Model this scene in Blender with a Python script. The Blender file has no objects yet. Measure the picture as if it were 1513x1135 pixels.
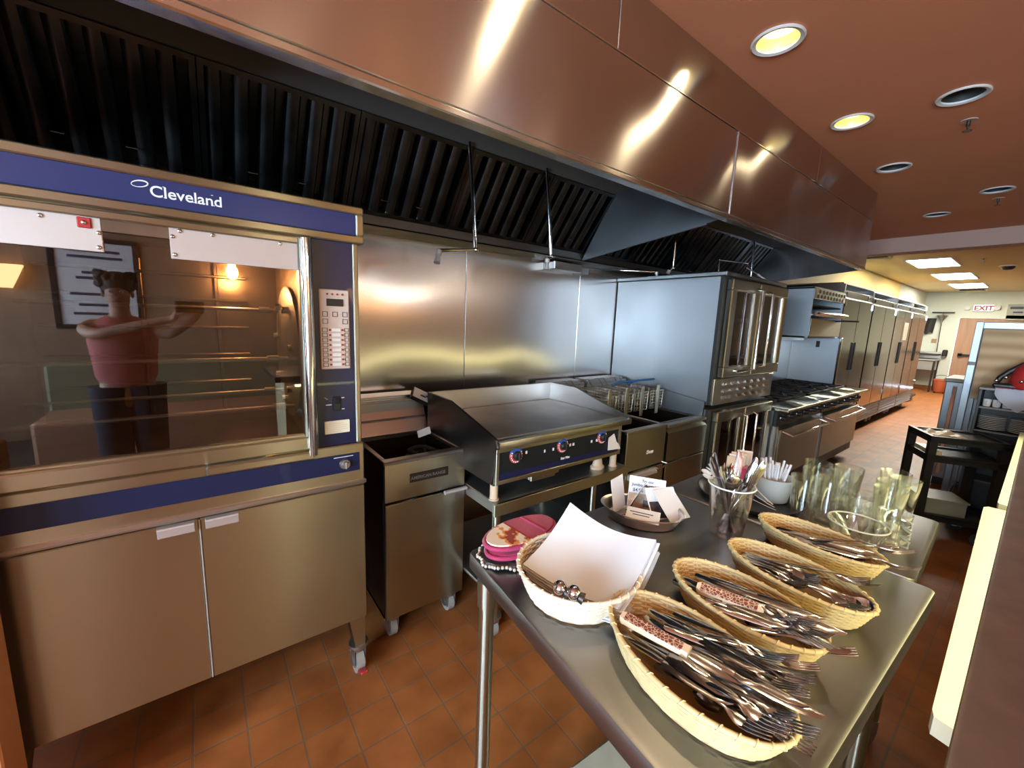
import bpy, bmesh, math, random
from mathutils import Vector, Matrix
R = math.radians
C = bpy.context.scene.collection
scene = bpy.context.scene
rnd = random.Random(7)

# ------------------------------------------------------------------ materials
def nodes_of(name):
    m = bpy.data.materials.new(name); m.use_nodes = True
    nt = m.node_tree
    return m, nt, nt.nodes['Principled BSDF']

def mat(name, col, rough=0.5, metal=0.0, bump=None, var=None, aniso=0.0, tang=None, coat=0.0,
        spec=None, stretch=None, rvar=None, emit=None, trans=0.0, ior=None, sheen=0.0):
    m, nt, p = nodes_of(name)
    N, L = nt.nodes, nt.links
    p.inputs['Base Color'].default_value = (*col, 1)
    p.inputs['Roughness'].default_value = rough
    p.inputs['Metallic'].default_value = metal
    p.inputs['Coat Weight'].default_value = coat
    if spec is not None: p.inputs['Specular IOR Level'].default_value = spec
    if trans: p.inputs['Transmission Weight'].default_value = trans
    if ior: p.inputs['IOR'].default_value = ior
    if sheen: p.inputs['Sheen Weight'].default_value = sheen
    if emit:
        p.inputs['Emission Color'].default_value = (*emit[0], 1)
        p.inputs['Emission Strength'].default_value = emit[1]
    tc = N.new('ShaderNodeTexCoord')
    mp = N.new('ShaderNodeMapping'); L.new(tc.outputs['Object'], mp.inputs['Vector'])
    if stretch: mp.inputs['Scale'].default_value = stretch
    if aniso:
        p.inputs['Anisotropic'].default_value = aniso
        cv = N.new('ShaderNodeCombineXYZ')
        for i in range(3): cv.inputs[i].default_value = tang[i]
        L.new(cv.outputs[0], p.inputs['Tangent'])
    if var:
        n = N.new('ShaderNodeTexNoise'); n.inputs['Scale'].default_value = var[0]; n.inputs['Detail'].default_value = 5
        L.new(mp.outputs[0], n.inputs['Vector'])
        r = N.new('ShaderNodeValToRGB')
        a, b = 1 - var[1], 1 + var[1]
        r.color_ramp.elements[0].position = .3; r.color_ramp.elements[1].position = .7
        r.color_ramp.elements[0].color = (*[min(1, c * a) for c in col], 1)
        r.color_ramp.elements[1].color = (*[min(1, c * b) for c in col], 1)
        L.new(n.outputs['Fac'], r.inputs[0]); L.new(r.outputs[0], p.inputs['Base Color'])
    if rvar:
        n = N.new('ShaderNodeTexNoise'); n.inputs['Scale'].default_value = rvar[0]; n.inputs['Detail'].default_value = 1.5
        L.new(mp.outputs[0], n.inputs['Vector'])
        mr = N.new('ShaderNodeMapRange'); mr.inputs[1].default_value = .3; mr.inputs[2].default_value = .7
        mr.inputs[3].default_value = max(.03, rough - rvar[1] * .5); mr.inputs[4].default_value = rough + rvar[1] * .5
        L.new(n.outputs['Fac'], mr.inputs[0]); L.new(mr.outputs[0], p.inputs['Roughness'])
    if bump:
        n = N.new('ShaderNodeTexNoise'); n.inputs['Scale'].default_value = bump[0]; n.inputs['Detail'].default_value = bump[2] if len(bump) > 2 else 3
        L.new(mp.outputs[0], n.inputs['Vector'])
        b = N.new('ShaderNodeBump'); b.inputs['Strength'].default_value = bump[1]; b.inputs['Distance'].default_value = bump[3] if len(bump) > 3 else .01
        L.new(n.outputs['Fac'], b.inputs['Height']); L.new(b.outputs[0], p.inputs['Normal'])
    return m

def clear_mat(name, tint=(1, 1, 1), refl=1.0, rough=.02, base=.04, pwr=4.0):
    """thin clear sheet: mirror reflection by angle over a see-through pane"""
    m, nt, p = nodes_of(name); N, L = nt.nodes, nt.links
    N.remove(p)
    out = N['Material Output']
    t = N.new('ShaderNodeBsdfTransparent'); t.inputs[0].default_value = (*tint, 1)
    g = N.new('ShaderNodeBsdfGlossy'); g.inputs['Roughness'].default_value = rough; g.inputs[0].default_value = (refl, refl, refl, 1)
    lw = N.new('ShaderNodeLayerWeight'); lw.inputs[0].default_value = .5
    pw = N.new('ShaderNodeMath'); pw.operation = 'POWER'; pw.inputs[1].default_value = pwr; L.new(lw.outputs['Facing'], pw.inputs[0])
    mr = N.new('ShaderNodeMapRange'); mr.inputs[3].default_value = base; mr.inputs[4].default_value = .85
    L.new(pw.outputs[0], mr.inputs[0])
    mx = N.new('ShaderNodeMixShader'); L.new(mr.outputs[0], mx.inputs[0]); L.new(t.outputs[0], mx.inputs[1]); L.new(g.outputs[0], mx.inputs[2])
    L.new(mx.outputs[0], out.inputs[0])
    return m

def emit_mat(name, col, s):
    m, nt, p = nodes_of(name); N, L = nt.nodes, nt.links
    N.remove(p); e = N.new('ShaderNodeEmission'); e.inputs[0].default_value = (*col, 1); e.inputs[1].default_value = s
    L.new(e.outputs[0], N['Material Output'].inputs[0]); return m

S = (.60, .585, .565)
M = {}
M['steel'] = mat('stainless steel', S, .29, 1, bump=(2.2, .05, 0), aniso=.5, tang=(1, 0, 0))
M['steel_hood'] = mat('hood stainless steel', (.60, .575, .58), .22, 1, bump=(2.6, 1.0, 0, .024), aniso=.94, tang=(0, 0, 1))
M['steel_wall'] = mat('wall stainless steel', (.50, .47, .445), .24, 1, bump=(2.0, 1.0, 0, .014), aniso=.8, tang=(1, 0, 0))
M['steel_door'] = mat('door stainless steel', (.45, .45, .36), .33, 1, bump=(1.6, .25, 0), aniso=.92, tang=(0, 0, 1))
M['steel_top'] = mat('worn table steel', (.27, .258, .25), .38, 1, rvar=(7, .06), var=(5, .08))
M['steel_dull'] = mat('dull steel', (.42, .41, .39), .42, 1, rvar=(8, .08))
M['steel_blue'] = mat('bare oven side steel', (.30, .325, .345), .40, 1, bump=(2.5, .05, 0), rvar=(4, .06), aniso=.5, tang=(0, 1, 0))
M['steel_dark'] = mat('dark toned steel', (.10, .088, .08), .40, 1, rvar=(6, .1))
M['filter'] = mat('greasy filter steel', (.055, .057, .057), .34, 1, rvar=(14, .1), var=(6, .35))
M['plenum'] = mat('painted grey plenum', (.16, .16, .16), .6, .1)
M['chrome'] = mat('chrome', (.78, .77, .75), .1, 1)
M['pink_plate'] = mat('matte clean steel plate', (.58, .52, .49), .5, .6, rvar=(12, .06))
M['blue'] = mat('dark blue enamel', (.008, .026, .115), .3, 0, coat=.25)
M['blue_shaded'] = mat('shaded blue enamel', (.008, .012, .050), .32, 0, coat=.15)  # the same blue enamel with shade put into its colour
M['navy'] = mat('navy enamel', (.010, .014, .055), .30, 0, coat=.2)
M['black'] = mat('black plastic', (.012, .012, .012), .42)
M['rubber'] = mat('dark rubber', (.02, .02, .018), .65)
M['grey_rubber'] = mat('grey wheel rubber', (.30, .28, .24), .5)
M['iron'] = mat('cast iron', (.018, .016, .016), .55, .2, bump=(60, .1))
M['inside'] = mat('oven interior steel', (.20, .155, .12), .33, .9, rvar=(7, .1), var=(5, .3))
M['pit'] = mat('dark fryer pit', (.018, .013, .009), .3, .4)
M['plate_top'] = mat('seasoned griddle steel', (.22, .195, .175), .36, 1, var=(4, .25))
M['panel_dark'] = mat('dark control panel', (.010, .014, .015), .3, 0, coat=.2)
M['white'] = mat('white paint', (.78, .76, .72), .5)
M['white_print'] = mat('white lettering', (.85, .85, .85), .5)
M['keypad'] = mat('beige keypad foil', (.60, .48, .40), .45)
M['red'] = mat('red plastic', (.45, .03, .03), .35)
M['red_dial'] = mat('red dial', (.50, .06, .04), .4)
M['blue_dial'] = mat('blue dial', (.03, .08, .30), .4)
M['cream_label'] = mat('cream label', (.75, .72, .55), .5)
M['ceiling'] = mat('terracotta ceiling paint', (.66, .25, .12), .6, 0, bump=(120, .04), var=(1.2, .05))
M['ceiling2'] = mat('pale kitchen ceiling', (.66, .56, .34), .75)
M['beam'] = mat('dusty pink beam paint', (.52, .33, .26), .7)
M['wall_yellow'] = mat('yellow wall paint', (.80, .60, .20), .65)
M['wall_pale'] = mat('pale green white wall paint', (.68, .72, .62), .65)
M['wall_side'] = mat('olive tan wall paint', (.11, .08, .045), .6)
M['wall_dining'] = mat('tan dining wall paint', (.30, .195, .12), .7, var=(2, .06))
M['wall_white'] = mat('off white wall paint', (.75, .72, .68), .7)
M['wall_cream'] = mat('cream half wall paint', (.88, .82, .52), .6)
M['wall_brown'] = mat('brown half wall paint', (.16, .09, .055), .6)
M['terracotta'] = mat('terracotta post paint', (.55, .22, .09), .6)
M['laminate'] = mat('brown counter laminate', (.105, .060, .045), .38, 0, var=(14, .22), rvar=(9, .1), bump=(90, .03))
M['wood'] = mat('door wood', (.42, .24, .15), .5, 0, var=(3, .1), stretch=(6, 6, .6))
M['poly'] = mat('white cutting board plastic', (.80, .82, .74), .42)
M['paper'] = mat('white paper napkin', (.74, .75, .78), .75)
M['card'] = mat('white card', (.80, .82, .86), .5)
M['print_dark'] = mat('dark photo print', (.05, .04, .045), .35, var=(60, .9))
M['print_tan'] = mat('tan photo print', (.55, .36, .22), .4, var=(40, .5))
M['ink'] = mat('dark ink', (.04, .05, .10), .5)
M['straw'] = mat('woven straw', (.66, .50, .24), .5, var=(30, .12))
M['straw_pale'] = mat('pale woven straw', (.74, .62, .46), .5, var=(30, .10))
M['straw_shell'] = mat('straw backing', (.46, .28, .13), .6)
M['cutlery'] = mat('cutlery steel', (.54, .53, .53), .14, 1)
M['plastic_fork'] = mat('white plastic', (.86, .85, .83), .35)
M['bone'] = mat('cream bone handle', (.72, .54, .36), .4)
M['mosaic'] = None
M['aluminium'] = mat('pressed foil', (.72, .70, .68), .28, 1, bump=(40, .05))
M['glass'] = clear_mat('drinking glass', (.95, .96, .95), .97, .04, .065, 2.2)
M['cup_clear'] = clear_mat('clear plastic', (.96, .97, .97), .95, .09, .08, 2.0)
M['oven_glass'] = clear_mat('oven door glass', (.62, .57, .53), .8, .008, .09)
M['fridge_steel'] = mat('fridge stainless steel', (.30, .28, .24), .15, 1, bump=(1.2, .04, 0))
M['tan_board'] = mat('tan corrugated board', (.50, .36, .20), .7)
M['wire'] = mat('wire steel', (.45, .42, .33), .35, 1)
M['blue_vinyl'] = mat('blue vinyl', (.02, .10, .22), .35)
M['magenta'] = mat('magenta cloth piping', (.42, .02, .10), .7, sheen=.3)
M['red_cloth'] = mat('red quilted cloth', (.40, .015, .05), .8, bump=(90, .15), sheen=.3)
M['bead'] = mat('dark woven grass', (.05, .04, .035), .6, bump=(80, .5))
M['bead_light'] = mat('pale beads', (.55, .48, .40), .4)
M['grey_cloth'] = mat('blue grey cloth', (.42, .44, .50), .8)
M['orange_plastic'] = mat('orange plastic', (.50, .13, .06), .5)
M['cart'] = mat('black cart plastic', (.016, .016, .015), .42, bump=(80, .04))
M['cart_top'] = mat('scuffed cart shelf', (.055, .05, .042), .35, rvar=(10, .1), var=(8, .3))
M['bin'] = mat('cream bin plastic', (.62, .58, .42), .5, var=(20, .06))
M['pallid'] = mat('grey green box plastic', (.35, .37, .30), .4)
M['ceramic'] = mat('white ceramic', (.78, .77, .74), .15)
M['troffer'] = emit_mat('fluorescent diffuser', (1, .96, .82), 14)
M['lamp_glow'] = emit_mat('downlight lamp', (1, .80, .30), 2.3)
M['strip_glow'] = emit_mat('strip lamp diffuser', (1, .92, .48), 3)
M['oven_bulb'] = emit_mat('oven bulb', (1, .50, .14), 30)
M['sconce_glow'] = emit_mat('sconce shade lit', (1, .62, .30), 7)
M['sconce_added'] = emit_mat('added sconce shade', (1, .52, .20), 11)
M['exit_glow'] = emit_mat('exit sign face', (.9, .92, .88), 1.0)
M['exit_red'] = mat('exit letters', (.35, .02, .02), .5)
M['added_carpet'] = mat('dark dining carpet', (.05, .035, .028), .9, bump=(200, .2))
M['booth'] = mat('pale olive vinyl', (.24, .24, .15), .5)
M['skin'] = mat('skin', (.55, .32, .22), .5)
M['hair'] = mat('dark hair', (.03, .022, .018), .6, bump=(60, .4))
M['pink_top'] = mat('pink top', (.60, .18, .17), .8)
M['denim'] = mat('dark trousers', (.03, .03, .05), .8)
M['phone'] = mat('dark phone', (.015, .015, .018), .25)
M['vent_dark'] = mat('dark vent', (.03, .03, .03), .6)  # also the shade put into unlit downlight cans
M['trim_white'] = mat('white lamp trim', (.75, .72, .68), .5)
M['reflector'] = mat('lit lamp reflector', (.85, .74, .42), .35, .2)
M['soil'] = mat('dark sachet', (.03, .025, .03), .3, var=(50, .9))

def tile_mat():
    m, nt, p = nodes_of('quarry tile floor'); N, L = nt.nodes, nt.links
    tc = N.new('ShaderNodeTexCoord'); mp = N.new('ShaderNodeMapping'); L.new(tc.outputs['Object'], mp.inputs[0])
    mp.inputs['Location'].default_value = (-.514, -1.572, 0)
    b = N.new('ShaderNodeTexBrick'); b.offset = 0; b.squash = 1
    b.inputs['Scale'].default_value = 1; b.inputs['Brick Width'].default_value = .159; b.inputs['Row Height'].default_value = .159
    b.inputs['Mortar Size'].default_value = .0036; b.inputs['Mortar Smooth'].default_value = .15; b.inputs['Bias'].default_value = 0
    b.inputs['Color1'].default_value = (.33, .115, .032, 1); b.inputs['Color2'].default_value = (.40, .14, .040, 1)
    b.inputs['Mortar'].default_value = (.24, .13, .07, 1)
    L.new(mp.outputs[0], b.inputs['Vector'])
    n = N.new('ShaderNodeTexNoise'); n.inputs['Scale'].default_value = 5; n.inputs['Detail'].default_value = 7
    L.new(tc.outputs['Object'], n.inputs['Vector'])
    r = N.new('ShaderNodeValToRGB'); r.color_ramp.elements[0].position = .3; r.color_ramp.elements[1].position = .62
    r.color_ramp.elements[0].color = (.55, .5, .45, 1); r.color_ramp.elements[1].color = (1, 1, 1, 1)
    L.new(n.outputs['Fac'], r.inputs[0])
    mx = N.new('ShaderNodeMix'); mx.data_type = 'RGBA'; mx.blend_type = 'MULTIPLY'; mx.inputs[0].default_value = .8
    L.new(b.outputs['Color'], mx.inputs[6]); L.new(r.outputs[0], mx.inputs[7]); L.new(mx.outputs[2], p.inputs['Base Color'])
    mr = N.new('ShaderNodeMapRange'); mr.inputs[3].default_value = .36; mr.inputs[4].default_value = .55; p.inputs['Specular IOR Level'].default_value = .22
    L.new(n.outputs['Fac'], mr.inputs[0]); L.new(mr.outputs[0], p.inputs['Roughness'])
    bp = N.new('ShaderNodeBump'); bp.inputs['Strength'].default_value = .5; bp.inputs['Distance'].default_value = .003; bp.invert = True
    L.new(b.outputs['Fac'], bp.inputs['Height']); L.new(bp.outputs[0], p.inputs['Normal'])
    return m
M['tile'] = tile_mat()

def mosaic_mat():
    m, nt, p = nodes_of('red mosaic inlay'); N, L = nt.nodes, nt.links
    tc = N.new('ShaderNodeTexCoord')
    v = N.new('ShaderNodeTexVoronoi'); v.inputs['Scale'].default_value = 150; v.feature = 'DISTANCE_TO_EDGE'
    L.new(tc.outputs['Object'], v.inputs['Vector'])
    r = N.new('ShaderNodeValToRGB'); r.color_ramp.elements[0].position = .045; r.color_ramp.elements[1].position = .09
    r.color_ramp.elements[0].color = (.60, .42, .28, 1); r.color_ramp.elements[1].color = (.16, .018, .012, 1)
    L.new(v.outputs['Distance'], r.inputs[0]); L.new(r.outputs[0], p.inputs['Base Color'])
    p.inputs['Roughness'].default_value = .35
    return m
M['mosaic'] = mosaic_mat()

def motif_mat():
    """white cloth printed with loose orange and red blots"""
    m, nt, p = nodes_of('printed white cloth'); N, L = nt.nodes, nt.links
    tc = N.new('ShaderNodeTexCoord')
    n = N.new('ShaderNodeTexNoise'); n.inputs['Scale'].default_value = 22; n.inputs['Detail'].default_value = 2
    L.new(tc.outputs['Object'], n.inputs['Vector'])
    r = N.new('ShaderNodeValToRGB'); cr = r.color_ramp; cr.interpolation = 'CONSTANT'
    cr.elements[0].position = 0; cr.elements[0].color = (.30, .05, .04, 1)
    cr.elements[1].position = .40; cr.elements[1].color = (.70, .28, .06, 1)
    e = cr.elements.new(.46); e.color = (.80, .70, .58, 1)
    L.new(n.outputs['Fac'], r.inputs[0]); L.new(r.outputs[0], p.inputs['Base Color']); p.inputs['Roughness'].default_value = .8
    return m
M['motif'] = motif_mat()

def board_mat():
    m, nt, p = nodes_of('stacked tan board'); N, L = nt.nodes, nt.links
    tc = N.new('ShaderNodeTexCoord')
    w = N.new('ShaderNodeTexWave'); w.wave_type = 'BANDS'; w.bands_direction = 'Z'; w.inputs['Scale'].default_value = 3.2; w.inputs['Distortion'].default_value = 1.2
    L.new(tc.outputs['Object'], w.inputs['Vector'])
    r = N.new('ShaderNodeValToRGB'); r.color_ramp.elements[0].color = (.48, .30, .14, 1); r.color_ramp.elements[1].color = (.66, .46, .25, 1)
    L.new(w.outputs['Fac'], r.inputs[0]); L.new(r.outputs[0], p.inputs['Base Color']); p.inputs['Roughness'].default_value = .7
    return m
M['bands'] = board_mat()

# ------------------------------------------------------------------ mesh builder
class MB:
    def __init__(s): s.bm = bmesh.new()
    def box(s, x0, x1, y0, y1, z0, z1, bev=0.0, rot=None, seg=1):
        g = bmesh.ops.create_cube(s.bm, size=1)
        vs = g['verts']
        for v in vs:
            v.co = Vector((x0 + (v.co.x + .5) * (x1 - x0), y0 + (v.co.y + .5) * (y1 - y0), z0 + (v.co.z + .5) * (z1 - z0)))
        if rot:
            c = Vector(((x0 + x1) / 2, (y0 + y1) / 2, (z0 + z1) / 2))
            for v in vs: v.co = rot @ (v.co - c) + c
        if bev:
            es = list({e for v in vs for e in v.link_edges})
            bmesh.ops.bevel(s.bm, geom=es, offset=bev, segments=seg, affect='EDGES', profile=.6)
        return s
    def poly(s, pts):
        vs = [s.bm.verts.new(p) for p in pts]; s.bm.faces.new(vs); return s
    def prism(s, pts, vec):
        """closed polygon pts (3-D) pushed along vec"""
        vec = Vector(vec)
        a = [s.bm.verts.new(p) for p in pts]; b = [s.bm.verts.new(Vector(p) + vec) for p in pts]
        s.bm.faces.new(a[::-1]); s.bm.faces.new(b); n = len(a)
        for i in range(n): s.bm.faces.new([a[i], a[(i + 1) % n], b[(i + 1) % n], b[i]])
        return s
    def tube(s, pts, r, seg=10, closed=False, caps=True, r2=None):
        pts = [Vector(p) for p in pts]; n = len(pts)
        rings = []; up = None
        for i in range(n):
            if closed: t = (pts[(i + 1) % n] - pts[i - 1]).normalized()
            else: t = (pts[min(i + 1, n - 1)] - pts[max(i - 1, 0)]).normalized()
            if up is None:
                up = Vector((0, 0, 1)) if abs(t.z) < .9 else Vector((1, 0, 0))
            a = t.cross(up).normalized(); up = a.cross(t).normalized()
            rr = r if r2 is None else r + (r2 - r) * i / (n - 1)
            if callable(r): rr = r(i / (n - 1))
            rings.append([s.bm.verts.new(pts[i] + (a * math.cos(2 * math.pi * k / seg) + up * math.sin(2 * math.pi * k / seg)) * rr) for k in range(seg)])
        for i in range(n if closed else n - 1):
            A, B = rings[i], rings[(i + 1) % n]
            for k in range(seg): s.bm.faces.new([A[k], A[(k + 1) % seg], B[(k + 1) % seg], B[k]])
        if caps and not closed:
            s.bm.faces.new(rings[0][::-1]); s.bm.faces.new(rings[-1])
        return s
    def cyl(s, p0, p1, r, r2=None, seg=20): return s.tube([p0, p1], r, seg, r2=r if r2 is None else r2)
    def lathe(s, prof, c=(0, 0, 0), seg=32, sx=1, sy=1, close=False, axis=None, fn=None, caps=True):
        c = Vector(c); rings = []
        for (r, z) in prof:
            ring = []
            for k in range(seg):
                t = 2 * math.pi * k / seg
                rr = r * (fn(t, z) if fn else 1)
                p = Vector((rr * math.cos(t) * sx, rr * math.sin(t) * sy, z))
                if axis is not None: p = axis @ p
                ring.append(s.bm.verts.new(c + p))
            rings.append(ring)
        m = len(rings)
        for i in range(m if close else m - 1):
            A, B = rings[i], rings[(i + 1) % m]
            for k in range(seg): s.bm.faces.new([A[k], A[(k + 1) % seg], B[(k + 1) % seg], B[k]])
        if not close and caps:
            if prof[0][0] > 1e-6: s.bm.faces.new(rings[0][::-1])
            if prof[-1][0] > 1e-6: s.bm.faces.new(rings[-1])
        return s
    def ball(s, c, r, sx=1, sy=1, sz=1, seg=16):
        g = bmesh.ops.create_uvsphere(s.bm, u_segments=seg, v_segments=max(6, seg // 2), radius=r)
        for v in g['verts']: v.co = Vector((v.co.x * sx, v.co.y * sy, v.co.z * sz)) + Vector(c)
        return s
    def grid(s, f, nu, nv, thick=0.0):
        g = [[s.bm.verts.new(f(i / nu, j / nv)) for j in range(nv + 1)] for i in range(nu + 1)]
        for i in range(nu):
            for j in range(nv): s.bm.faces.new([g[i][j], g[i + 1][j], g[i + 1][j + 1], g[i][j + 1]])
        if thick:
            off = Vector((0, 0, -thick)) if not isinstance(thick, (tuple, Vector)) else Vector(thick)
            h = [[s.bm.verts.new(v.co + off) for v in row] for row in g]
            for i in range(nu):
                for j in range(nv): s.bm.faces.new([h[i][j], h[i][j + 1], h[i + 1][j + 1], h[i + 1][j]])
            bd = [(i, 0) for i in range(nu)] + [(nu, j) for j in range(nv)] + [(i, nv) for i in range(nu, 0, -1)] + [(0, j) for j in range(nv, 0, -1)]
            for q in range(len(bd)):
                a, b = bd[q], bd[(q + 1) % len(bd)]
                s.bm.faces.new([g[a[0]][a[1]], h[a[0]][a[1]], h[b[0]][b[1]], g[b[0]][b[1]]])
        return s
    def strip(s, secs, t):
        """flat bar: secs = (x, yc, halfwidth, z)"""
        rings = []
        for (x, yc, hw, z) in secs:
            rings.append([s.bm.verts.new(Vector(p)) for p in ((x, yc - hw, z), (x, yc - hw * .6, z - t / 2), (x, yc + hw * .6, z - t / 2), (x, yc + hw, z), (x, yc + hw * .6, z + t / 2), (x, yc - hw * .6, z + t / 2))])
        for A, B in zip(rings, rings[1:]):
            for k in range(6): s.bm.faces.new([A[k], A[(k + 1) % 6], B[(k + 1) % 6], B[k]])
        s.bm.faces.new(rings[0][::-1]); s.bm.faces.new(rings[-1]); return s
    def frame(s, x0, x1, z0, z1, y0, y1, w, bev=0.0):
        """rectangular frame in the XZ plane"""
        s.box(x0, x1, y0, y1, z1 - w, z1, bev).box(x0, x1, y0, y1, z0, z0 + w, bev)
        s.box(x0, x0 + w, y0, y1, z0 + w, z1 - w, bev).box(x1 - w, x1, y0, y1, z0 + w, z1 - w, bev); return s
    def build(s, name, m, parent=None, smooth=35):
        me = bpy.data.meshes.new(name)
        bmesh.ops.recalc_face_normals(s.bm, faces=s.bm.faces)
        if parent is not None:
            o_ = world_loc(parent)
            if o_.length: bmesh.ops.translate(s.bm, verts=s.bm.verts, vec=-o_)
        s.bm.to_mesh(me); s.bm.free()
        if smooth:
            me.polygons.foreach_set('use_smooth', [True] * len(me.polygons))
            try: me.set_sharp_from_angle(angle=R(smooth))
            except Exception: pass
        for mm in (m if isinstance(m, (list, tuple)) else [m]): me.materials.append(M[mm] if isinstance(mm, str) else mm)
        o = bpy.data.objects.new(name, me); C.objects.link(o)
        if parent is not None: o.parent = parent
        return o

def world_loc(o):
    v = Vector((0, 0, 0))
    while o is not None: v = v + o.location; o = o.parent
    return v

def tag(o, label=None, cat=None, group=None, kind=None):
    if label: o['label'] = label
    if cat: o['category'] = cat
    if group: o['group'] = group
    if kind: o['kind'] = kind
    return o

def thing(name, label, cat, loc=(0, 0, 0), group=None):
    o = bpy.data.objects.new(name, None); C.objects.link(o); o.location = loc; o.empty_display_size = .05
    return tag(o, label, cat, group)

def struct(name, mb, m, smooth=0): return tag(mb.build(name, m, None, smooth), kind='structure')

CH = {}
def kids(o): return [c for c in bpy.data.objects if c.parent is o]
def dup(root, loc=None, label=None, group=None, rot=None):
    def cp(o, parent):
        c = o.copy(); C.objects.link(c)
        if parent is not None: c.parent = parent
        for ch in kids_map.get(o.name, []): cp(ch, c)
        return c
    kids_map = {}
    for ob in bpy.data.objects:
        if ob.parent: kids_map.setdefault(ob.parent.name, []).append(ob)
    r = cp(root, None)
    if loc is not None: r.location = loc
    if rot is not None: r.rotation_euler = rot
    if label: r['label'] = label
    if group: r['group'] = group
    return r

def lettering(name, text, size, m, parent, x, y, z, face='-Y', ext=.0006, bold=0.0, shear=0.0, rot=None, align='LEFT', space=1.0, serif=False, wide=1.0):
    """raised letters; x, y, z = left end of the base line (world)"""
    cu = bpy.data.curves.new(name, 'FONT'); cu.body = text; cu.size = size; cu.extrude = ext; cu.offset = bold; cu.shear = shear
    cu.align_x = align; cu.space_character = space; cu.resolution_u = 4
    t = bpy.data.objects.new(name, cu); C.objects.link(t)
    dg = bpy.context.evaluated_depsgraph_get()
    me = bpy.data.meshes.new_from_object(t.evaluated_get(dg))
    bpy.data.objects.remove(t); bpy.data.curves.remove(cu)
    if rot is None: rot = Matrix.Rotation(R(90), 3, 'X')
    me.name = name
    base = Vector((x, y, z)) - (world_loc(parent) if parent is not None else Vector((0, 0, 0)))
    for v in me.vertices: v.co = rot @ Vector((v.co.x * wide, v.co.y, v.co.z)) + base
    me.materials.clear(); me.materials.append(M[m])
    o = bpy.data.objects.new(name, me); C.objects.link(o)
    if parent is not None: o.parent = parent
    return o

def wheel(mb, c, r, w, axis='X'):
    c = Vector(c); d = {'X': Vector((1, 0, 0)), 'Y': Vector((0, 1, 0))}[axis] * w / 2
    mb.cyl(c - d, c + d, r, seg=24)
def caster(parent, x, y, z_top, r=.06, axis='X', brake=False, name='caster', tyre='grey_rubber'):
    """swivel caster standing on the floor, its plate at z_top"""
    h = MB()
    h.cyl((x, y, z_top), (x, y, z_top - .012), .04).cyl((x, y, z_top - .012), (x, y, z_top - .035), .026)
    top = 2 * r + .01
    for s in (-1, 1):
        if axis == 'X': h.box(x + s * .022 - .002, x + s * .022 + .002, y - .02, y + .04, r - .012, max(top, z_top - .03), .001)
        else: h.box(x - .02, x + .04, y + s * .022 - .002, y + s * .022 + .002, r - .012, max(top, z_top - .03), .001)
    h.box(x - .024, x + .024, y - .024, y + .03, max(top, z_top - .036) - .004, max(top, z_top - .03) + .004)
    o = h.build(name, 'steel_dull', parent)
    w = MB(); off = (0, .02, 0) if axis == 'X' else (.02, 0, 0)
    wheel(w, (x + off[0], y + off[1], r), r, .032, axis); w.build('wheel', tyre, o)
    hb = MB(); wheel(hb, (x + off[0], y + off[1], r), r * .45, .05, axis); hb.build('hub', 'steel_dull', o)
    if brake:
        b = MB(); b.box(x - .016, x + .016, y - .085, y - .03, .045, .058, .004, rot=Matrix.Rotation(R(-25), 3, 'X')); b.build('brake_pedal', 'red', o)
    return o
EXPO, SKY, DOWN, TROF, PEND, STRIP = 1.12, 27.0, 11, 24, 12, 1.7
# ------------------------------------------------------------------ camera
H = 1.53
def cam_axes(yaw, pitch, roll):
    f = Vector((math.sin(yaw) * math.cos(pitch), math.cos(yaw) * math.cos(pitch), -math.sin(pitch)))
    r = Vector((math.cos(yaw), -math.sin(yaw), 0)); u = r.cross(f)
    return math.cos(roll) * r + math.sin(roll) * u, -math.sin(roll) * r + math.cos(roll) * u, f
r_, u_, f_ = cam_axes(R(37.356), R(9.009), R(2.208))
cd = bpy.data.cameras.new('camera'); cam = bpy.data.objects.new('camera', cd); C.objects.link(cam)
cd.sensor_fit = 'HORIZONTAL'; cd.sensor_width = 36; cd.lens = 36 * 598.999 / 1513; cd.clip_start = .01; cd.clip_end = 100
cam.matrix_world = Matrix(((r_.x, u_.x, -f_.x, 0), (r_.y, u_.y, -f_.y, 0), (r_.z, u_.z, -f_.z, H), (0, 0, 0, 1)))
scene.camera = cam
vs = scene.view_settings
vs.view_transform = 'Standard'; vs.look = 'None'; vs.gamma = 1; vs.use_curve_mapping = False; vs.exposure = EXPO
scene.display_settings.display_device = 'sRGB'
cy = scene.cycles
cy.use_denoising = True; cy.max_bounces = 10; cy.diffuse_bounces = 4; cy.glossy_bounces = 5; cy.transmission_bounces = 8; cy.transparent_max_bounces = 24
cy.sample_clamp_indirect = 6; cy.sample_clamp_direct = 0; cy.caustics_reflective = False; cy.caustics_refractive = False; cy.blur_glossy = .5

# ------------------------------------------------------------------ setting
CZ = 2.73; XL, XR, YF, YB, YK = -3.2, 16.5, -3.6, 2.33, -1.25
mb = MB(); mb.box(XL - .1, XR + .1, YF - .1, YB + .1, -.1, 0); struct('floor', mb, 'tile')
mb = MB(); mb.box(XL, 3.75, YF, -.62, 0, .006); struct('floor_dining', mb, 'added_carpet')  # unseen dark covering added to dim what the oven doors mirror

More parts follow.
